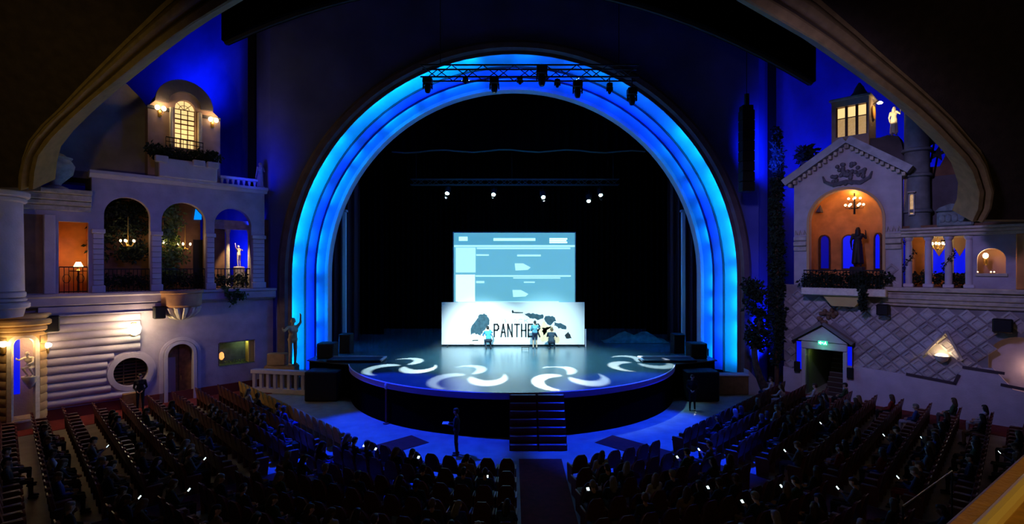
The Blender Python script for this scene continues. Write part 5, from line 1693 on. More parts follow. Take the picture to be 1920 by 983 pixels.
blob([(735, 690), (770, 640), (800, 668), (835, 680), (842, 720), (880, 760), (860, 785), (800, 770), (760, 780), (730, 740)], OR, 'orange_wash')
blob([(760, 690), (820, 672), (770, 735)], mat('paint_grey', (0.28, 0.3, 0.3), 0.8), 'brush_patch')

# ---- stage lights with patterned beams (a slide with three curved cut-outs in front of each lamp)
def gobo_holes(R):
    hs = []
    for b in range(3):
        th0 = 2 * PI * b / 3
        L_, R_ = [], []
        N = 14
        for k in range(N + 1):
            t_ = k / N
            r = R * (0.10 + 0.82 * math.sin(t_ * 1.72))
            th = th0 + 1.25 * t_ ** 1.7
            w = R * 0.23 * math.sin(PI * min(1, t_ ** 0.75)) ** 0.9 * (1 if t_ < 1 else 0)
            c = Vector((r * math.cos(th), r * math.sin(th)))
            t2 = min(1.0, t_ + 0.01)
            r2 = R * (0.10 + 0.82 * math.sin(t2 * 1.72))
            th2 = th0 + 1.25 * t2 ** 1.7
            d = Vector((r2 * math.cos(th2), r2 * math.sin(th2))) - c
            if d.length < 1e-9:
                d = Vector((1, 0))
            d.normalize()
            nrm = Vector((-d.y, d.x))
            if k in (0, N):
                L_.append(tuple(c))
                continue
            L_.append(tuple(c + nrm * w * 0.35))
            R_.append(tuple(c - nrm * w))
        hs.append(L_ + R_[::-1])
    return hs


def stage_light(px, py, Y, target, label, gobo_r=None, power=0, ang=14, cone=0.5, grp='stage lights'):
    loc = Vector(P(px, py, Y))
    q = (Vector(target) - loc).to_track_quat('-Z', 'Y')
    F = Matrix.Translation(loc) @ q.to_matrix().to_4x4()
    t = T('stage_light', label, 'stage light', (0, 0, 0), F, group=grp)
    body = [(0.10, 0.35), (0.18, 0.25), (0.19, -0.25), (0.16, -0.36)]
    B(MB().lathe(body, 14), 'housing', BLACK, t)
    B(MB().lathe([(0.001, -0.365), (0.135, -0.37)], 16), 'lens', LENS, t)
    up = F.to_3x3().inverted() @ Vector((0, 0, 1))
    B(MB().tube([(0.2, 0, 0), tuple(Vector((0.2, 0, 0)) + up * 0.35), tuple(Vector((-0.2, 0, 0)) + up * 0.35), (-0.2, 0, 0)], 0.02, 5), 'yoke', IRON, t)
    B(MB().tube([tuple(up * 0.33), tuple(up * 0.55)], 0.03, 5), 'clamp', IRON, t)
    if gobo_r:
        D0 = 0.42
        L = lamp('gobo_light', 'SPOT', (0, 0, -0.42), (0.86, 1.0, 1.0), power, size=0.0025, angle=ang, blend=0.0, parent=t)
        dist = (Vector(target) - loc).length
        R = gobo_r * D0 / dist
        RO = 0.42 * math.tan(math.radians(ang / 2)) * 1.5
        outl = [(RO * math.cos(2 * PI * k / 28), RO * math.sin(2 * PI * k / 28)) for k in range(28)]
        mbp = MB().plate(outl, gobo_holes(R), 0, 0.002, lambda x, z, y: (x, z, -0.42 - D0 - y))
        B(mbp, 'pattern_slide', BLACK, t, None)
        B(MB().tube([(0.13, 0, -0.34), (RO + 0.012, 0, -0.42 - D0)], 0.008, 5), 'slide_rod', IRON, t)
    return t


TY = 37.0
tgts = [(757, 686), (880, 704), (1062, 705), (1192, 680)]
srcs = [(840, 357), (926, 360), (1018, 365), (1125, 360)]
for i in range(4):
    px, py = tgts[i]
    Y = (CAMZ - SZ) * FPX / (py - HY)
    tx_ = P(px, py, Y)
    stage_light(srcs[i][0], srcs[i][1], TY, tx_, ['stage light leftmost on the rear truss', 'stage light second from left on the rear truss', 'stage light third from left on the rear truss', 'stage light rightmost on the rear truss'][i], 1.85, (110000, 65000, 95000, 65000)[i], 17)
stage_light(1104, 371, TY, (4, 28, SZ), 'small dim stage light hanging low near the right end of the rear truss')


def truss(name, x0, x1, y, z, w, label, r=0.035, nb=None):
    t = T(name, label, 'truss', ((x0 + x1) / 2, y, z))
    for dy, dz in ((0, 0), (w, 0), (0, w), (w, w)):
        B(MB().tube([(x0, y + dy, z + dz), (x1, y + dy, z + dz)], r, 6), 'chord', TRM, t)
    nb = nb or int((x1 - x0) / w / 1.3)
    for k in range(nb):
        xa = x0 + (x1 - x0) * k / nb
        xb = x0 + (x1 - x0) * (k + 1) / nb
        m1 = MB()
        za, zb = (z, z + w) if k % 2 else (z + w, z)
        m1.tube([(xa, y, za), (xb, y, zb)], r * 0.6, 4)
        B(m1, 'brace', TRM, t)
        B(MB().tube([(xa, y + w, zb), (xb, y + w, za)], r * 0.6, 4), 'brace', TRM, t)
    return t


TRM = mat('truss_metal', (0.05, 0.055, 0.07), 0.5, metal=0.6)
x0, _, _ = P(770, 0, TY)
x1, _, zt_r = P(1160, 352, TY)
rt = truss('lighting_truss', x0, x1, TY - 0.2, P(960, 347, TY)[2], 0.4, 'rear black lighting truss above the stage carrying the white spotlights')
for xx in (x0 + 0.4, 0.0, x1 - 0.4):
    B(MB().tube([(xx, TY, zt_r + 0.6), (xx, TY, 22)], 0.02, 4), 'hoist_cable', IRON, rt)
FY = 27.0
HYL = FY - 0.3
x0, _, _ = P(790, 0, FY)
x1, _, _ = P(1196, 0, FY)
ft = truss('lighting_truss', x0, x1, FY - 0.3, P(960, 148, FY)[2], 0.62, 'front black lighting truss across the top of the blue arch', 0.045)
for xx in (x0 + 1.0, x1 - 1.0):
    B(MB().tube([(xx, FY, P(960, 120, FY)[2]), (xx, FY, 26)], 0.02, 4), 'hoist_cable', IRON, ft)


def hung_light(px, y0, y1, big, label):
    x, y, za = P(px, y0, HYL)
    z0 = P(px, y1, HYL)[2]
    t = T('moving_head_light', label, 'stage light', (x, HYL, z0), group='lights under the front truss')
    h = za - z0
    s = (0.28 if big == 2 else 0.24) if big else 0.14
    B(MB().cbox(x - s, x + s, HYL - s, HYL + s, za - h * 0.42, za, 0.03), 'base', BLACK, t)
    B(MB().tube([(x, HYL, za), (x, HYL, P(960, 148, HYL)[2] + 0.03)], 0.03, 5), 'clamp', IRON, t)
    for sx in (-1, 1):
        B(MB().box(x + sx * s * 0.95 - 0.03, x + sx * s * 0.95 + 0.03, HYL - 0.06, HYL + 0.06, z0 + h * 0.25, za - h * 0.4), 'yoke_arm', BLACK, t)
    B(MB().lathe([(s * 0.45, z0), (s * 0.62, z0 + h * 0.1), (s * 0.8, z0 + h * 0.4), (s * 0.5, z0 + h * 0.58)], 12, x, HYL), 'head', BLACK, t)
    B(MB().lathe([(0.001, z0 - 0.005), (s * 0.4, z0 - 0.004)], 12, x, HYL), 'lens', mat('lens_dark', (0.05, 0.06, 0.08), 0.1, spec=0.6), t)


for (px, a, b, big, lab) in ((802, 146, 174, 1, 'black moving head light at the left end of the front truss'), (873, 146, 157, 0, 'small black lamp second from left under the front truss'), (927, 147, 174, 1, 'black moving head light third from left under the front truss'), (975, 146, 158, 0, 'small round lamp near the middle of the front truss'), (1016, 125, 161, 2, 'tall black box light at the middle of the front truss'), (1045, 149, 164, 0, 'small black lamp just right of the tall box light'), (1083, 152, 183, 1, 'black moving head light right of the tall box light'), (1143, 156, 176, 0, 'small black lamp second from right under the front truss'), (1185, 166, 197, 1, 'black moving head light at the right end of the front truss')):
    hung_light(px, a, b, big, lab)


# ---- black boxes around the stage
def cabinet(x, y, z, w, d, h, label, cat='loudspeaker', name='stage_speaker', cones=2, grp='stage speakers'):
    t = T(name, label, cat, (x, y, z), group=grp)
    B(MB().cbox(x - w / 2, x + w / 2, y - d / 2, y + d / 2, z, z + h, 0.04), 'cabinet', BLACK, t)
    B(MB().cbox(x - w / 2 + 0.05, x + w / 2 - 0.05, y - d / 2 - 0.02, y - d / 2 + 0.01, z + 0.05, z + h - 0.05, 0.008), 'grille', mat('speaker_cloth', (0.02, 0.02, 0.022), 0.9), t)
    for s in (-1, 1):
        B(MB().tube([(x + s * (w / 2 + 0.01), y - 0.1, z + h * 0.6), (x + s * (w / 2 + 0.04), y, z + h * 0.6), (x + s * (w / 2 + 0.01), y + 0.1, z + h * 0.6)], 0.015, 5), 'handle', IRON, t)
    return t


cabinet(-10.45, 29.0, SZ, 0.95, 0.8, 0.85, 'black speaker box at the left side of the stage deck')
cabinet(-9.9, 30.6, SZ, 0.7, 0.7, 1.15, 'tall black speaker box further upstage on the left')
cabinet(10.45, 29.0, SZ, 0.95, 0.8, 0.85, 'black speaker box at the right side of the stage deck')
cabinet(9.9, 30.6, SZ, 0.7, 0.7, 1.15, 'tall black speaker box further upstage on the right')
cabinet(-9.9, 27.0, 0, 1.7, 1.0, 1.55, 'large black subwoofer on the floor left of the stage', name='subwoofer')
cabinet(9.9, 27.0, 0, 1.7, 1.0, 1.55, 'large black subwoofer on the floor right of the stage', name='subwoofer')
RAMPM = mat('ramp_dark', (0.03, 0.03, 0.05), 0.4)
for s in (-1, 1):
    t = T('side_ramp', 'low dark platform with white-edged corner at the %s end of the stage' % ('left' if s < 0 else 'right'), 'platform', (s * 8.4, 27.6, SZ), group='stage side platforms')
    B(MB().cbox(min(s * 9.9, s * 7.0), max(s * 9.9, s * 7.0), 27.35, 28.4, SZ, SZ + 0.16, 0.02), 'deck', RAMPM, t)
    B(MB().box(s * 7.0 - 0.05, s * 7.0 + 0.05, 27.33, 28.42, SZ + 0.1, SZ + 0.18), 'edge_strip', PLASTER_W, t)
    B(MB().box(min(s * 9.9, s * 7.0), max(s * 9.9, s * 7.0), 28.36, 28.44, SZ + 0.1, SZ + 0.18), 'edge_strip', PLASTER_W, t)
# crumpled gauze upstage right
gz = T('crumpled_gauze', 'crumpled grey gauze heap on the stage floor right of the banner', 'cloth', (8, 35, SZ))
rgz = random.Random(8)
gm = MB()
nx, ny = 26, 8
vs, fs = [], []
for j in range(ny + 1):
    for i in range(nx + 1):
        u, v = i / nx, j / ny
        x = 6.2 + 4.4 * u
        y = 34.3 + 1.4 * v
        z = SZ + 0.02 + (0.75 * math.sin(PI * u) ** 0.7 * math.sin(PI * v)) * (0.75 + 0.25 * math.sin(u * 17 + v * 5)) + 0.05 * rgz.random() * math.sin(PI * u) * math.sin(PI * v)
        vs.append((x, y, z))
for j in range(ny):
    for i in range(nx):
        a = j * (nx + 1) + i
        fs.append((a, a + 1, a + nx + 2, a + nx + 1))
gm.add(vs, fs)
B(gm, 'gauze', mat('gauze_grey', (0.09, 0.11, 0.10), 0.9, var=0.5, vscale=2.5), gz)
# posts in front of the stage
for i, (px, py, hgt) in enumerate(((724, 795, 1.55), (1222, 760, 1.2))):
    Y = CAMZ * FPX / (py - HY)
    x = P(px, py, Y)[0]
    t = T('barrier_post', ['slim dark red barrier post left of the stage front', 'slim dark red barrier post right of the stage front'][i], 'post', (x, Y, 0), group='barrier posts')
    B(MB().lathe([(0.14, 0), (0.14, 0.03), (0.04, 0.06), (0.04, hgt)], 10, x, Y), 'pole', mat('post_red', (0.22, 0.05, 0.04), 0.5), t)
    B(MB().lathe([(0.05, hgt), (0.08, hgt + 0.05), (0.08, hgt + 0.2), (0.04, hgt + 0.26)], 10, x, Y), 'head', PLASTER_W, t)

# ================================================================== PEOPLE AND STATUES
def caps_mesh(prims, voxel):
    """fuse capsules and ellipsoids into one continuous surface; returns the mesh and a tag for each face"""
    mb = MB()
    for p in prims:
        if p[0] == 'c':
            _, tag, a, ra, b, rb = p
            a, b = Vector(a), Vector(b)
            d = (b - a)
            L = d.length
            d = d.normalized() if L > 1e-6 else Vector((0, 0, 1))
            pts, rs_ = [], []
            for k in (-1.0, -0.8, -0.45):
                pts.append(a + d * ra * k)
                rs_.append(max(0.12, math.sqrt(1 - k * k)) * ra)
            pts.append(a)
            rs_.append(ra)
            pts.append(b)
            rs_.append(rb)
            for k in (0.45, 0.8, 1.0):
                pts.append(b + d * rb * k)
                rs_.append(max(0.12, math.sqrt(1 - k * k)) * rb)
            mb.tube(pts, rs_, 10)
        else:
            _, tag, c, r = p
            mb.ball(c, r, 14, 10)
    me = mb.mesh('fig_tmp', None)
    o = bpy.data.objects.new('fig_tmp', me)
    COL.objects.link(o)
    md = o.modifiers.new('r', 'REMESH')
    md.mode = 'VOXEL'
    md.voxel_size = voxel
    md.use_smooth_shade = True
    ms = o.modifiers.new('s', 'SMOOTH')
    ms.factor = 0.5
    ms.iterations = 2
    dg = bpy.context.evaluated_depsgraph_get()
    out = bpy.data.meshes.new_from_object(o.evaluated_get(dg))
    bpy.data.objects.remove(o)
    bpy.data.meshes.remove(me)
    n = len(out.polygons)
    cen = np.zeros(n * 3)
    out.polygons.foreach_get('center', cen)
    cen = cen.reshape(-1, 3)
    best = np.full(n, 1e9)
    tag = np.zeros(n, dtype=np.int32)
    for p in prims:
        if p[0] == 'c':
            a, b = np.array(p[2]), np.array(p[4])
            d = b - a
            t = np.clip(((cen - a) @ d) / max(1e-9, d @ d), 0, 1)
            dist = np.linalg.norm(cen - (a + t[:, None] * d), axis=1) - (p[3] + (p[5] - p[3]) * t)
        else:
            c = np.array(p[2])
            r = np.array(p[3])
            q = (cen - c) / r
            dist = (np.linalg.norm(q, axis=1) - 1) * r.min()
        m = dist < best
        best[m] = dist[m]
        tag[m] = p[1]
    out.polygons.foreach_set('material_index', tag)
    out.polygons.foreach_set('use_smooth', [True] * n)
    return out


SK, HR, TP, BT, SH = 0, 1, 2, 3, 4


def hand(prims, wrist, d, nrm, side, tag=SK, fr=0.010, curl=0.5):
    """palm, four fingers of unequal length and a thumb on the side of the palm"""
    w = Vector(wrist)
    d = Vector(d).normalized()
    nrm = Vector(nrm)
    nrm = (nrm - d * nrm.dot(d)).normalized()
    s = d.cross(nrm) * side
    for k in (-0.026, 0, 0.026):
        prims.append(('c', tag, tuple(w + d * 0.015 + s * k * 0.7), 0.02, tuple(w + d * 0.085 + s * k), 0.017))
    for k, L in ((-0.033, 0.058), (-0.011, 0.074), (0.011, 0.08), (0.033, 0.07)):
        a = w + d * 0.09 + s * k
        b = a + (d * (1 - 0.3 * curl) + nrm * 0.5 * curl).normalized() * L * 0.55
        c = b + (d * (1 - curl) + nrm * 1.1 * curl).normalized() * L * 0.5
        prims.append(('c', tag, tuple(a), fr, tuple(b), fr * 0.95))
        prims.append(('c', tag, tuple(b), fr * 0.95, tuple(c), fr * 0.8))
    a = w + d * 0.035 + s * 0.03
    b = a + (s * 0.8 + d * 0.6 + nrm * 0.3).normalized() * 0.045
    prims.append(('c', tag, tuple(a), 0.013, tuple(b), 0.012))
    prims.append(('c', tag, tuple(b), 0.012, tuple(b + (d + nrm * 0.4 + s * 0.1).normalized() * 0.035), 0.009))


def figure(J, voxel=0.014, hair='short', sleeve=True, trouser='long', robe=False, fr=0.010, skirt=False, bulk=1.0, palms=None):
    """J: joint positions; front is +Y"""
    pr = []
    g_ = lambda k: tuple(J[k])
    V = lambda k: Vector(J[k])
    hip, chest, neck = V('pelvis'), V('chest'), V('neck')
    side = (V('shR') - V('shL')).normalized()
    # torso
    pr.append(('c', BT, tuple(hip - side * 0.06), 0.125 * bulk, tuple(hip + side * 0.06), 0.125 * bulk))
    mid = (hip + chest) / 2
    pr.append(('c', TP, tuple(hip + (chest - hip) * 0.2 - side * 0.045), 0.115 * bulk, tuple(mid - side * 0.04), 0.115 * bulk))
    pr.append(('c', TP, tuple(hip + (chest - hip) * 0.2 + side * 0.045), 0.115 * bulk, tuple(mid + side * 0.04), 0.115 * bulk))
    pr.append(('c', TP, tuple(mid), 0.125 * bulk, tuple(chest), 0.13 * bulk))
    pr.append(('c', TP, tuple(chest - side * 0.06), 0.12 * bulk, tuple(chest + side * 0.06), 0.12 * bulk))
    pr.append(('c', TP, tuple(chest), 0.11 * bulk, tuple(V('shL') * 0.75 + chest * 0.25), 0.075 * bulk))
    pr.append(('c', TP, tuple(chest), 0.11 * bulk, tuple(V('shR') * 0.75 + chest * 0.25), 0.075 * bulk))
    pr.append(('c', TP, g_('shL'), 0.066 * bulk, g_('shR'), 0.066 * bulk))
    hd = V('head')
    pr.append(('c', SK, tuple(neck), 0.056, tuple(hd - (hd - neck) * 0.3), 0.052))
    # head with face: cranium, jaw, nose, ears, brow
    up = (hd - neck).normalized()
    f = V('look') if 'look' in J else Vector((0, 1, 0))
    f = (f - up * f.dot(up)).normalized()
    sd = f.cross(up).normalized()
    pr.append(('c', SK, tuple(hd + up * 0.03 - f * 0.012), 0.083, tuple(hd + up * 0.03 + f * 0.012), 0.08))
    pr.append(('c', SK, tuple(hd - up * 0.045 + f * 0.028), 0.058, tuple(hd - up * 0.075 + f * 0.045), 0.040))
    pr.append(('c', SK, tuple(hd + f * 0.085 + up * 0.012), 0.013, tuple(hd + f * 0.107 - up * 0.022), 0.017))
    pr.append(('c', SK, tuple(hd + f * 0.083 - up * 0.058 - sd * 0.018), 0.010, tuple(hd + f * 0.083 - up * 0.058 + sd * 0.018), 0.010))
    for s in (-1, 1):
        pr.append(('c', SK, tuple(hd + sd * s * 0.083 - up * 0.02), 0.016, tuple(hd + sd * s * 0.085 + up * 0.02), 0.019))
        pr.append(('c', SK, tuple(hd + f * 0.078 + sd * s * 0.03 + up * 0.022), 0.012, tuple(hd + f * 0.075 + sd * s * 0.042 + up * 0.02), 0.011))
    if hair != 'none':
        pr.append(('c', HR, tuple(hd + up * 0.062 - f * 0.03), 0.085, tuple(hd + up * 0.072 + f * 0.02), 0.074))
        pr.append(('c', HR, tuple(hd + up * 0.0 - f * 0.05), 0.074, tuple(hd + up * 0.05 - f * 0.045), 0.082))
    if hair == 'long':
        pr.append(('c', HR, tuple(hd - f * 0.065), 0.075, tuple(neck - f * 0.085 - up * 0.06), 0.06))
        for s in (-1, 1):
            pr.append(('c', HR, tuple(hd + sd * s * 0.06 - f * 0.04), 0.045, tuple(neck + sd * s * 0.07 - f * 0.06), 0.04))
    if hair == 'cap':
        pr.append(('c', HR, tuple(hd + up * 0.05 + f * 0.06), 0.05, tuple(hd + up * 0.045 + f * 0.13), 0.03))
    # arms
    for s, c in (('L', -1), ('R', 1)):
        pr.append(('c', TP, g_('sh' + s), 0.062 * bulk, g_('el' + s), 0.045 * bulk))
        pr.append(('c', TP if sleeve else SK, g_('el' + s), 0.045 * bulk, g_('wr' + s), 0.03))
        d = V('wr' + s) - V('el' + s)
        nrm = Vector((palms or {}).get(s, (-c, 0.2, 0)))
        hand(pr, g_('wr' + s), J.get('hd' + s, d), nrm, -c, SK, fr)
    # legs
    for s in ('L', 'R'):
        h = V('hp' + s)
        tg = BT
        if trouser == 'short':
            kk = h + (V('kn' + s) - h) * 0.8
            pr.append(('c', BT, tuple(h), 0.088 * bulk, tuple(kk), 0.075 * bulk))
            tg = SK
        if robe:
            tg = BT
        pr.append(('c', BT if trouser == 'long' else tg, tuple(h), 0.085 * bulk, g_('kn' + s), 0.06 * bulk))
        pr.append(('c', tg, g_('kn' + s), 0.058 * bulk, g_('an' + s), 0.042))
        pr.append(('c', tg, tuple(V('kn' + s) * 0.7 + V('an' + s) * 0.3 + Vector((0, -0.012, 0))), 0.055 * bulk, tuple(V('kn' + s) * 0.4 + V('an' + s) * 0.6), 0.045))
        a = V('an' + s)
        ft = Vector(J.get('ft' + s, (0, 0.15, 0)))
        pr.append(('c', SH, tuple(a + Vector((0, 0, -0.035)) - ft * 0.25), 0.042, tuple(a + Vector((0, 0, -0.045)) + ft), 0.035))
    if skirt or robe:
        zb = 0.12 if robe else V('knL').z + 0.05
        for k in range(6):
            an = 2 * PI * k / 6
            top = hip + Vector((0.08 * math.cos(an), 0.06 * math.sin(an), 0.05))
            pr.append(('c', BT, tuple(top), 0.09, (hip.x + 0.16 * math.cos(an), hip.y + 0.13 * math.sin(an), zb + 0.05), 0.075))
    return caps_mesh(pr, voxel)


def stand(**kw):
    J = dict(pelvis=(0, 0, 0.95), chest=(0, 0.0, 1.28), neck=(0, -0.01, 1.45), head=(0, 0.02, 1.61), shL=(-0.18, 0, 1.41), shR=(0.18, 0, 1.41),
             elL=(-0.25, -0.03, 1.12), elR=(0.25, -0.03, 1.12), wrL=(-0.25, 0.06, 0.88), wrR=(0.25, 0.06, 0.88),
             hpL=(-0.09, 0, 0.92), hpR=(0.09, 0, 0.92), knL=(-0.1, 0.02, 0.5), knR=(0.1, 0.02, 0.5), anL=(-0.11, -0.02, 0.085), anR=(0.11, -0.02, 0.085))
    J.update(kw)
    return J


def sit(**kw):
    J = dict(pelvis=(0, -0.02, 0.56), chest=(0, -0.09, 0.88), neck=(0, -0.1, 1.05), head=(0, -0.07, 1.21), shL=(-0.18, -0.09, 1.01), shR=(0.18, -0.09, 1.01),
             elL=(-0.24, -0.02, 0.74), elR=(0.24, -0.02, 0.74), wrL=(-0.12, 0.2, 0.68), wrR=(0.12, 0.2, 0.68),
             hpL=(-0.09, 0.02, 0.55), hpR=(0.09, 0.02, 0.55), knL=(-0.1, 0.44, 0.53), knR=(0.1, 0.44, 0.53), anL=(-0.1, 0.44, 0.085), anR=(0.1, 0.44, 0.085))
    J.update(kw)
    return J


SKINS = [mat('skin_%d' % i, c, 0.55) for i, c in enumerate(((0.52, 0.32, 0.22), (0.42, 0.25, 0.16), (0.60, 0.40, 0.30), (0.16, 0.085, 0.05)))]
HAIRS = [mat('hair_%d' % i, c, 0.6) for i, c in enumerate(((0.012, 0.009, 0.008), (0.05, 0.025, 0.012), (0.14, 0.08, 0.035), (0.2, 0.19, 0.18)))]
SHOE = mat('shoe_black', (0.012, 0.012, 0.013), 0.5)
CL = lambda n, c: mat('cloth_' + n, c, 0.85, var=0.15, vscale=12)
BLKC = CL('black', (0.015, 0.015, 0.018))


def person(me, name, label, loc, rz, mats_, F=None, group=None, cat='person', scale=1.0):
    o = bpy.data.objects.new(name, me)
    COL.objects.link(o)
    M_ = Matrix.Translation(loc) @ Matrix.Rotation(rz, 4, 'Z') @ Matrix.Scale(scale, 4)
    o.matrix_world = (F @ M_) if F is not None else M_
    if len(me.materials) == 0:
        for m in mats_:
            me.materials.append(m)
    for i, m in enumerate(mats_):
        o.material_slots[i].link = 'OBJECT'
        o.material_slots[i].material = m
    return setp(o, label, cat, group)


# usher by the round window
u = figure(stand(wrL=(-0.1, 0.16, 0.95), wrR=(0.1, 0.16, 0.95), elL=(-0.25, -0.02, 1.1), elR=(0.25, -0.02, 1.1)), 0.013)
p = FL @ Vector((Lw(263, 0, -0.95)[0], -0.95, 0.012))
person(u, 'person', 'usher in a dark suit standing by the round window with hands clasped', p, ANG - PI - 0.3, [SKINS[0], HAIRS[0], BLKC, BLKC, SHOE], group=None, scale=1.03)
# photographer in front of the stage
u = figure(stand(elL=(-0.24, 0.05, 1.13), wrL=(-0.14, 0.27, 1.16), elR=(0.24, 0.05, 1.13), wrR=(0.1, 0.27, 1.16), look=(0.3, 1, 0)), 0.013, palms={'L': (0.6, 0.2, 0.7), 'R': (-0.6, 0.2, 0.7)})
Yp = 19.0
person(u, 'person', 'person in black standing before the stage holding a white sheet', (P(856, 0, Yp)[0], Yp, 0), PI * 0.5, [SKINS[1], HAIRS[1], BLKC, BLKC, SHOE])
pp = Matrix.Translation((P(856, 0, Yp)[0], Yp, 0)) @ Matrix.Rotation(PI * 0.5, 4, 'Z')
S(MB().box(-0.15, 0.15, 0.30, 0.52, 1.185, 1.2), 'paper_sheet', PLASTER_W, 'white sheet held by the person before the stage', 'paper', (0, 0.38, 1.19), pp)
# man at the right side of the stage
u = figure(stand(wrL=(-0.08, 0.18, 1.0), wrR=(0.08, 0.2, 1.02), elL=(-0.25, 0.0, 1.12), elR=(0.25, 0.0, 1.12)), 0.013)
person(u, 'person', 'man in a dark suit standing beside the right subwoofer', (P(1298, 0, 24.9)[0], 24.9, 0), PI * 0.9, [SKINS[2], HAIRS[1], BLKC, BLKC, SHOE])
# standing painter in shorts
u = figure(stand(elR=(0.3, 0.14, 1.25), wrR=(0.28, 0.36, 1.38), elL=(-0.27, 0.05, 1.14), wrL=(-0.3, 0.3, 1.2), look=(0, 1, 0.1)), 0.012, hair='cap', sleeve=False, trouser='short')
person(u, 'person', 'painter in cyan shirt and dark shorts standing at the canvas', (P(1003, 0, 32.2)[0], 32.2, SZ), 0.15, [SKINS[0], HAIRS[0], CL('cyan', (0.12, 0.34, 0.42)), CL('navy', (0.012, 0.02, 0.05)), SHOE])
# crouching painter left
cr = dict(pelvis=(0, -0.08, 0.50), chest=(0, 0.1, 0.82), neck=(0, 0.17, 0.98), head=(0, 0.24, 1.13), shL=(-0.18, 0.15, 0.94), shR=(0.18, 0.15, 0.94),
          elL=(-0.26, 0.3, 0.75), elR=(0.28, 0.36, 0.88), wrL=(-0.2, 0.5, 0.7), wrR=(0.22, 0.62, 0.98), hpL=(-0.1, -0.08, 0.48), hpR=(0.1, -0.08, 0.48),
          knL=(-0.14, 0.32, 0.46), knR=(0.14, 0.32, 0.46), anL=(-0.13, 0.0, 0.085), anR=(0.13, 0.0, 0.085))
u = figure(cr, 0.012)
person(u, 'person', 'crouching painter in a bright blue jacket at the left of the lettering', (P(916, 0, 31.9)[0], 31.9, SZ), 0.25, [SKINS[0], HAIRS[0], CL('bright_blue', (0.05, 0.30, 0.62)), CL('ink', (0.012, 0.018, 0.03)), SHOE], scale=1.12)
# kneeling painter right
kn = dict(pelvis=(0, -0.1, 0.42), chest=(0, 0.02, 0.74), neck=(0, 0.07, 0.91), head=(0, 0.13, 1.06), shL=(-0.18, 0.05, 0.87), shR=(0.18, 0.05, 0.87),
          elL=(-0.27, 0.2, 0.68), elR=(0.27, 0.2, 0.68), wrL=(-0.2, 0.42, 0.66), wrR=(0.2, 0.44, 0.78), hpL=(-0.1, -0.1, 0.4), hpR=(0.1, -0.1, 0.4),
          knL=(-0.12, 0.28, 0.08), knR=(0.12, 0.3, 0.42), anL=(-0.12, -0.14, 0.085), anR=(0.13, 0.28, 0.085))
u = figure(kn, 0.012)
person(u, 'person', 'kneeling painter in dark clothes at the right of the lettering', (P(1034, 0, 31.9)[0], 31.9, SZ), -0.2, [SKINS[1], HAIRS[2], CL('slate', (0.02, 0.035, 0.05)), CL('ink', (0.012, 0.018, 0.03)), SHOE], scale=1.12)
# paint table tools near the standing painter
ptx = P(985, 0, 31.7)[0]
pt = T('paint_stand', 'tiny low stand with paint pots beside the standing painter', 'stand', (ptx, 31.7, SZ))
B(MB().box(ptx - 0.25, ptx + 0.25, 31.55, 31.85, SZ + 0.16, SZ + 0.2), 'top', BLACK, pt)
for a, b in ((-.22, -.12), (.22, -.12), (-.22, .12), (.22, .12)):
    B(MB().tube([(ptx + a, 31.7 + b, SZ), (ptx + a, 31.7 + b, SZ + 0.17)], 0.015, 5), 'leg', BLACK, pt)

# ---- statues
def statue(me, label, px, py_foot, F, y, rz, h_px, m=STONE_W, grp=None, ped=None, name='statue', zfix=None):
    x, z = on(F, px, py_foot, y)
    t_ = ((F @ Vector((x, y, 0))).y)
    hgt = h_px * t_ / FPX
    if zfix is not None:
        z = zfix
    t = T(name, label, 'statue', (x, y, z), F, group=grp)
    o = bpy.data.objects.new('figure', me)
    COL.objects.link(o)
    o.parent = t
    o.rotation_euler = (0, 0, rz)
    zmax = max(v.co.z for v in me.vertices)
    s = hgt / zmax
    o.scale = (s, s, s)
    if len(me.materials) == 0:
        for _ in range(5):
            me.materials.append(m)
    for i in range(5):
        o.material_slots[i].link = 'OBJECT'
        o.material_slots[i].material = m
    if ped:
        w, hh = ped
        o.location = (0, 0, 0)
        B(MB().cbox(x - w, x + w, y - w, y + w, z - hh, z, 0.03), 'pedestal', STONE_W if m is STONE_W else m, t)
        B(MB().cbox(x - w * 1.2, x + w * 1.2, y - w * 1.2, y + w * 1.2, z - hh, z - hh + 0.1, 0.02), 'plinth', STONE_W if m is STONE_W else m, t)
    return t


robed = figure(stand(elR=(0.3, 0.05, 1.25), wrR=(0.26, 0.2, 1.48), hdR=(0, 0.2, 1), look=(-0.4, 1, 0)), 0.016, hair='long', robe=True, fr=0.014)
arms_up = figure(stand(elL=(-0.3, 0.02, 1.55), wrL=(-0.25, 0.1, 1.78), elR=(0.36, 0.05, 1.3), wrR=(0.5, 0.2, 1.38), chest=(0, 0.04, 1.28), look=(0.6, 1, 0)), 0.016, hair='short', fr=0.014)
seated = figure(sit(elR=(0.3, 0.1, 0.85), wrR=(0.2, 0.3, 0.98)), 0.016, hair='short', fr=0.014)
crouch = figure(cr, 0.016, fr=0.014)
# dancing figure in the gallery bay
zped = Lw(448, 500, 1.0)[1]
statue(arms_up, 'small white statue gesturing on a pedestal in the right gallery arch', 448, 500, FL, 1.0, 0.4, 44, ped=(0.24, zped - zled1))
lamp('lamp_light', 'SPOT', FL @ Vector((g(448, -0.0), 0.45, 9.3)), (1.0, 0.7, 0.35), 420, FL @ Vector((g(448, 1.0), 1.0, 7.6)), size=0.05, angle=62, blend=0.4)
# crouching figure in the far-left niche
xn, zn = Lw(60, 706, -0.95)
t = statue(crouch, 'pale crouching statue on a bracket inside the far-left niche', 57, 706, FL, -0.80, 2.6, 48)
B(MB().lathe([(0.05, zn - 0.55), (0.2, zn - 0.3), (0.3, zn - 0.08), (0.3, zn)], 12, ORG[t.name][0], -0.80), 'bracket', STONE_W, t)
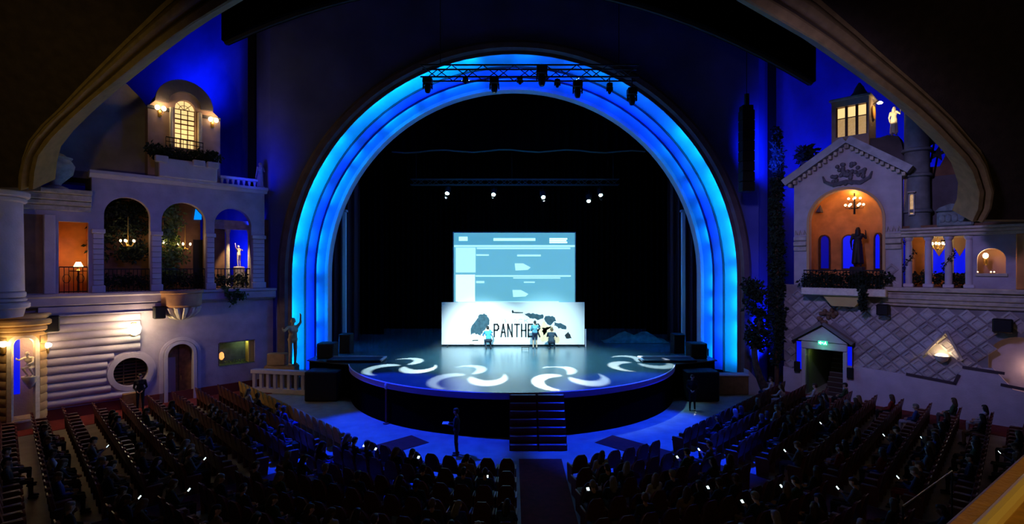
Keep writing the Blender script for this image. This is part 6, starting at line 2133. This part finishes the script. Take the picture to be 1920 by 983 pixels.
# rooftop statues on the right
zs_ = Rw(1676, 256, 1.4)[1]
statue(robed, 'pale robed statue standing on the roof against bright blue', 1676, 254, FR, 1.35, -0.3, 54)
lamp('lamp_light', 'SPOT', FR @ Vector((RX(1676, 0.3) - 0.6, -0.4, 14.3)), (1.0, 0.74, 0.4), 260, FR @ Vector((RX(1676, 1.35), 1.35, 14.9)), size=0.05, angle=35, blend=0.5)
# dark figure in the orange niche
statue(robed, 'dark robed statue on a pedestal inside the orange niche', 1608, 500, FR, 1.05, 0.0, 74, m=mat('bronze_dark', (0.03, 0.022, 0.02), 0.5, metal=0.4), ped=(0.3, Rw(1608, 500, 1.05)[1] - zr1 + 0.02))
# figure at the end of the roof balustrade, left
statue(robed, 'dark statue at the end of the roof balustrade left of the arch', 488, 357, FL, 0.15, 0.2, 52, m=mat('stone_dim', (0.36, 0.28, 0.24), 0.8), ped=(0.16, Lw(488, 357, 0.15)[1] - zt))
# gilded figure by the left foot of the arch
GILT = mat('gilt_stone', (0.50, 0.34, 0.16), 0.55, var=0.2, vscale=6)
gs = T('statue', 'tall gilded statue with a raised arm at the left foot of the arch', 'statue', (-12.75, 29.3, 1.35), IDM)
o = bpy.data.objects.new('figure', arms_up)
COL.objects.link(o)
o.parent = gs
o.scale = (1.55, 1.55, 1.55)
o.rotation_euler = (0, 0, -2.2)
o.location = (0.2, 0, 0)
for i in range(5):
    o.material_slots[i].link = 'OBJECT'
    o.material_slots[i].material = GILT

# ================================================================== SEATS
VELVET = mat('seat_velvet', (0.10, 0.014, 0.012), 0.85, var=0.25, vscale=9)
SEATWOOD = mat('seat_back_wood', (0.13, 0.045, 0.028), 0.4, var=0.3, vscale=7)
PADM = mat('armrest_pad', (0.30, 0.20, 0.15), 0.4)
OCHRE = mat('seat_ochre_lit', (0.50, 0.27, 0.06), 0.8, var=0.2, vscale=8)  # orange light on the front row put into the seat colour


def back_prof(y0, y1, lean, top):
    rings = []
    for k in range(9):
        u = k / 8
        z = 0.36 + (top - 0.36) * u
        w = 0.235 * (1 if u < 0.5 else math.sqrt(max(0.0, 1 - ((u - 0.5) / 0.5) ** 2 * 0.78)))
        y = -0.2 - lean * u
        rings.append([(-w, y + y0, z), (w, y + y0, z), (w, y + y1, z), (-w, y + y1, z)])
    return MB().loft(rings)


def seat_proto(backm, cushm):
    t = T('theatre_seat', 'x', 'seat', (0, 0, 0))
    B(back_prof(-0.03, 0.0, 0.13, 0.98), 'back_shell', backm, t)
    B(back_prof(0.005, 0.075, 0.13, 0.93), 'back_cushion', cushm, t)
    B(MB().cbox(-0.235, 0.235, -0.2, 0.26, 0.36, 0.47, 0.04), 'seat_cushion', cushm, t)
    for s in (-1, 1):
        a = B(MB().prism([(-0.24, 0.0), (0.14, 0.0), (0.2, 0.56), (-0.26, 0.57)], s * 0.265 - 0.018, s * 0.265 + 0.018, 'x'), 'arm_panel', backm, t)
        B(MB().cbox(s * 0.268 - 0.026, s * 0.268 + 0.026, -0.22, 0.18, 0.57, 0.605, 0.014), 'armrest', PADM, a)
    return t


protoA = seat_proto(SEATWOOD, VELVET)
protoB = seat_proto(OCHRE, OCHRE)
usedA = usedB = False
PITCH = 0.60
seats = []           # (k, block, index, pos, phi)
NROW = 12
FLi, FRi = FL.inverted(), FR.inverted()
for k in range(NROW):
    R = 8.1 + 1.0 * k
    # centre arc in two halves either side of the centre aisle
    for blk_, s in (('centre left', -1), ('centre right', 1)):
        a_lim = PI / 4 - 0.85 / R
        start = (1.0 + s * 1.15) / R
        n = 0
        ph = start
        while abs(ph) < a_lim:
            seats.append((k, blk_, n, Vector((R * math.sin(ph), ROWC[1] - R * math.cos(ph), 0)), ph))
            n += 1
            ph += s * PITCH / R
    for blk_, s, Fi in (('left', -1, FLi), ('right', 1, FRi)):
        st_ = Vector((s * R * S2, ROWC[1] - R * S2, 0))
        d = Vector((s * S2, S2, 0))
        dist = 0.95
        n = 0
        while True:
            p_ = st_ + d * dist
            q = Fi @ p_
            if q.y > -2.1 or (s > 0 and False):
                break
            seats.append((k, blk_, n, p_, s * PI / 4))
            n += 1
            dist += PITCH
vis = []
for (k, b, n, p_, ph) in seats:
    if p_.y < 6:
        continue
    a = proj((p_.x, p_.y, 1.0))
    c = proj((p_.x, p_.y, 1.3))
    if -25 < a[0] < 1945 and c[1] < 985:
        vis.append((k, b, n, p_, ph))
cnt = {}
for (k, b, n, p_, ph) in vis:
    cnt[(k, b)] = max(cnt.get((k, b), 0), n + 1)


def seat_where(k, b, n):
    if b in ('left', 'right'):
        m_ = cnt[(k, b)] - 1 - n
        return '%s from wall, %s row from stage, %s block' % (ORDS[min(m_, 29)], ORDS[k], b)
    return '%s from centre aisle, %s row from stage, %s block' % (ORDS[min(n, 29)], ORDS[k], b)


vis.sort(key=lambda s: (s[3] - Vector((0, 0, 0))).length)
NIND = 330
rest = vis[NIND:]
SEATPOS = {}
for i, (k, b, n, p_, ph) in enumerate(vis[:NIND]):
    och = (k == 0 and b == 'left')
    if och:
        t = protoB if not usedB else copy_tree(protoB)
        usedB = True
    else:
        t = protoA if not usedA else copy_tree(protoA)
        usedA = True
    t.matrix_world = Matrix.Translation(p_) @ Matrix.Rotation(ph, 4, 'Z')
    t['label'] = ('ochre-lit theatre seat, ' if och else 'dark red theatre seat, ') + seat_where(k, b, n)
    t['group'] = 'front row ochre-lit seats' if och else 'rows of theatre seats'
print('SEATS', len(vis), len(rest))
if rest:
    och_m, red_m = MB(), MB()
    pieces = {}
    for (k, b, n, p_, ph) in rest:
        M_ = Matrix.Translation(p_) @ Matrix.Rotation(ph, 4, 'Z')
        och = (k == 0 and b == 'left')
        src = protoB if och else protoA
        for ch in list(src.children) + [c2 for c in src.children for c2 in c.children]:
            key = (ch.data.materials[0].name)
            pieces.setdefault(key, MB()).add([M_ @ v.co for v in ch.data.vertices], [tuple(f.vertices) for f in ch.data.polygons])
    t = T('theatre_seats', 'far seat rows running up to the side walls nearest the stage', 'seats', (0, 24, 0), kind='stuff')
    for nm, mb in pieces.items():
        B(mb, {'seat_velvet': 'cushions', 'seat_back_wood': 'back_shells', 'armrest_pad': 'armrests', 'seat_ochre_lit': 'ochre_lit_seats'}.get(nm, 'cushions'), MATS[nm], t, None, kind='stuff')

# ================================================================== AUDIENCE
variants = [
    figure(sit(), 0.018, fr=0.013),
    figure(sit(wrL=(-0.05, 0.22, 0.84), wrR=(0.06, 0.22, 0.84), elL=(-0.25, 0.02, 0.76), elR=(0.25, 0.02, 0.76), head=(0, -0.03, 1.20), look=(0, 1, -0.35)), 0.018, fr=0.013, palms={'L': (0.5, -0.6, 0.5), 'R': (-0.5, -0.6, 0.5)}),
    figure(sit(chest=(0, 0.02, 0.87), neck=(0, 0.05, 1.04), head=(0.02, 0.1, 1.19), shL=(-0.18, 0.04, 1.0), shR=(0.18, 0.04, 1.0), elL=(-0.24, 0.2, 0.78), elR=(0.24, 0.2, 0.78), wrL=(-0.06, 0.42, 0.72), wrR=(0.06, 0.42, 0.72)), 0.018, hair='long', fr=0.013),
    figure(sit(look=(0.8, 1, 0), head=(0.04, -0.08, 1.2), wrL=(-0.24, 0.22, 0.66)), 0.018, hair='long', fr=0.013),
]
COLS = [('black', (0.012, 0.012, 0.014)), ('navy', (0.012, 0.02, 0.05)), ('charcoal', (0.03, 0.03, 0.035)), ('brown', (0.06, 0.03, 0.015)), ('grey', (0.10, 0.10, 0.11)), ('white', (0.45, 0.45, 0.5)), ('blue', (0.03, 0.06, 0.2)), ('red', (0.2, 0.015, 0.012)), ('green', (0.03, 0.06, 0.03)), ('tan', (0.25, 0.16, 0.08))]
WTS = [8, 6, 6, 4, 3, 2, 3, 1, 2, 1]
rga = random.Random(42)
phones_px = [(208, 831), (268, 929), (350, 924), (704, 826), (780, 857), (929, 899), (1110, 926), (1261, 849), (1338, 909), (1392, 953), (1444, 858), (1676, 886), (1748, 832), (1525, 784), (1880, 855), (1655, 821), (1465, 908), (1310, 832), (1580, 907), (356, 884), (690, 823)]
HANDV = Vector((0, 0.33, 0.90))
cand = [(k, b, n, p_, ph) for (k, b, n, p_, ph) in vis]
occupied = {}
phone_seats = []
for (qx, qy) in phones_px:
    best = None
    for (k, b, n, p_, ph) in cand:
        if (k, b, n) in occupied:
            continue
        h = Matrix.Translation(p_) @ Matrix.Rotation(ph, 4, 'Z') @ HANDV
        a = proj(h)
        e = math.hypot(a[0] - qx, a[1] - qy)
        if best is None or e < best[0]:
            best = (e, (k, b, n, p_, ph))
    if best and best[0] < 40:
        k, b, n, p_, ph = best[1]
        occupied[(k, b, n)] = 1
        phone_seats.append(best[1])
for (k, b, n, p_, ph) in cand:
    if (k, b, n) in occupied:
        continue
    pr_occ = 0.34
    if b == 'left':
        pr_occ = 0.0 if cnt[(k, b)] - 1 - n < 6 else 0.33
    if b == 'right':
        pr_occ = 0.12 if cnt[(k, b)] - 1 - n < 4 else 0.3
    if k == 0:
        pr_occ = 0.06
    if rga.random() < pr_occ:
        occupied[(k, b, n)] = 0
naud = 0
for (k, b, n, p_, ph) in cand:
    oc = occupied.get((k, b, n))
    if oc is None:
        continue
    v = 1 if oc == 1 else rga.choice((0, 0, 2, 3, 3))
    nm, c = rga.choices(COLS, WTS)[0]
    nm2, c2 = rga.choices(COLS, WTS)[0]
    rot = ph + rga.uniform(-0.12, 0.12) * (0 if oc else 1)
    person(variants[v], 'person', 'spectator in %s, seat %s' % (nm, seat_where(k, b, n).replace(' from stage', '')),
           p_ + Vector((0, 0, 0.0)), rot, [SKINS[rga.choice((0, 0, 1, 2, 3))], HAIRS[rga.choice((0, 0, 1, 1, 2, 3))], CL('a_' + nm, c), CL('a_' + nm2, c2), SHOE], group='seated audience')
    naud += 1
PHG = mat('phone_glow', (0.7, 0.9, 1), 0.3, emit=(0.75, 0.97, 1.0), estr=2.2)
for (k, b, n, p_, ph) in phone_seats:
    M_ = Matrix.Translation(p_) @ Matrix.Rotation(ph, 4, 'Z') @ Matrix.Translation(HANDV) @ Matrix.Rotation(-0.75, 4, 'X')
    t = T('mobile_phone', 'glowing phone held up, seat ' + seat_where(k, b, n).replace(' from stage', ''), 'phone', (0, 0, 0), M_, group='glowing phones')
    B(MB().cbox(-0.045, 0.045, -0.012, 0.012, -0.08, 0.09, 0.006), 'case', BLACK, t)
    B(MB().box(-0.04, 0.04, -0.0135, -0.0122, -0.07, 0.08), 'screen', PHG, t, None)
print('AUDIENCE', naud, len(phone_seats))

# handrail and tripod in the right aisle seen in the foreground
hr = T('aisle_handrail', 'thin pale handrail in the right foreground among the seats', 'handrail', (7.4, 10.6, 0))
a_ = Vector(P(1693, 950, 11.2))
b_ = Vector(P(1785, 884, 13.2))
B(MB().tube([a_, b_, b_ + Vector((0.12, 0.15, -0.05))], 0.022, 6), 'rail', mat('rail_pale', (0.55, 0.5, 0.32), 0.4, metal=0.5), hr)
for q in (a_, b_):
    B(MB().tube([q, (q.x, q.y, 0)], 0.02, 6), 'post', IRON, hr)
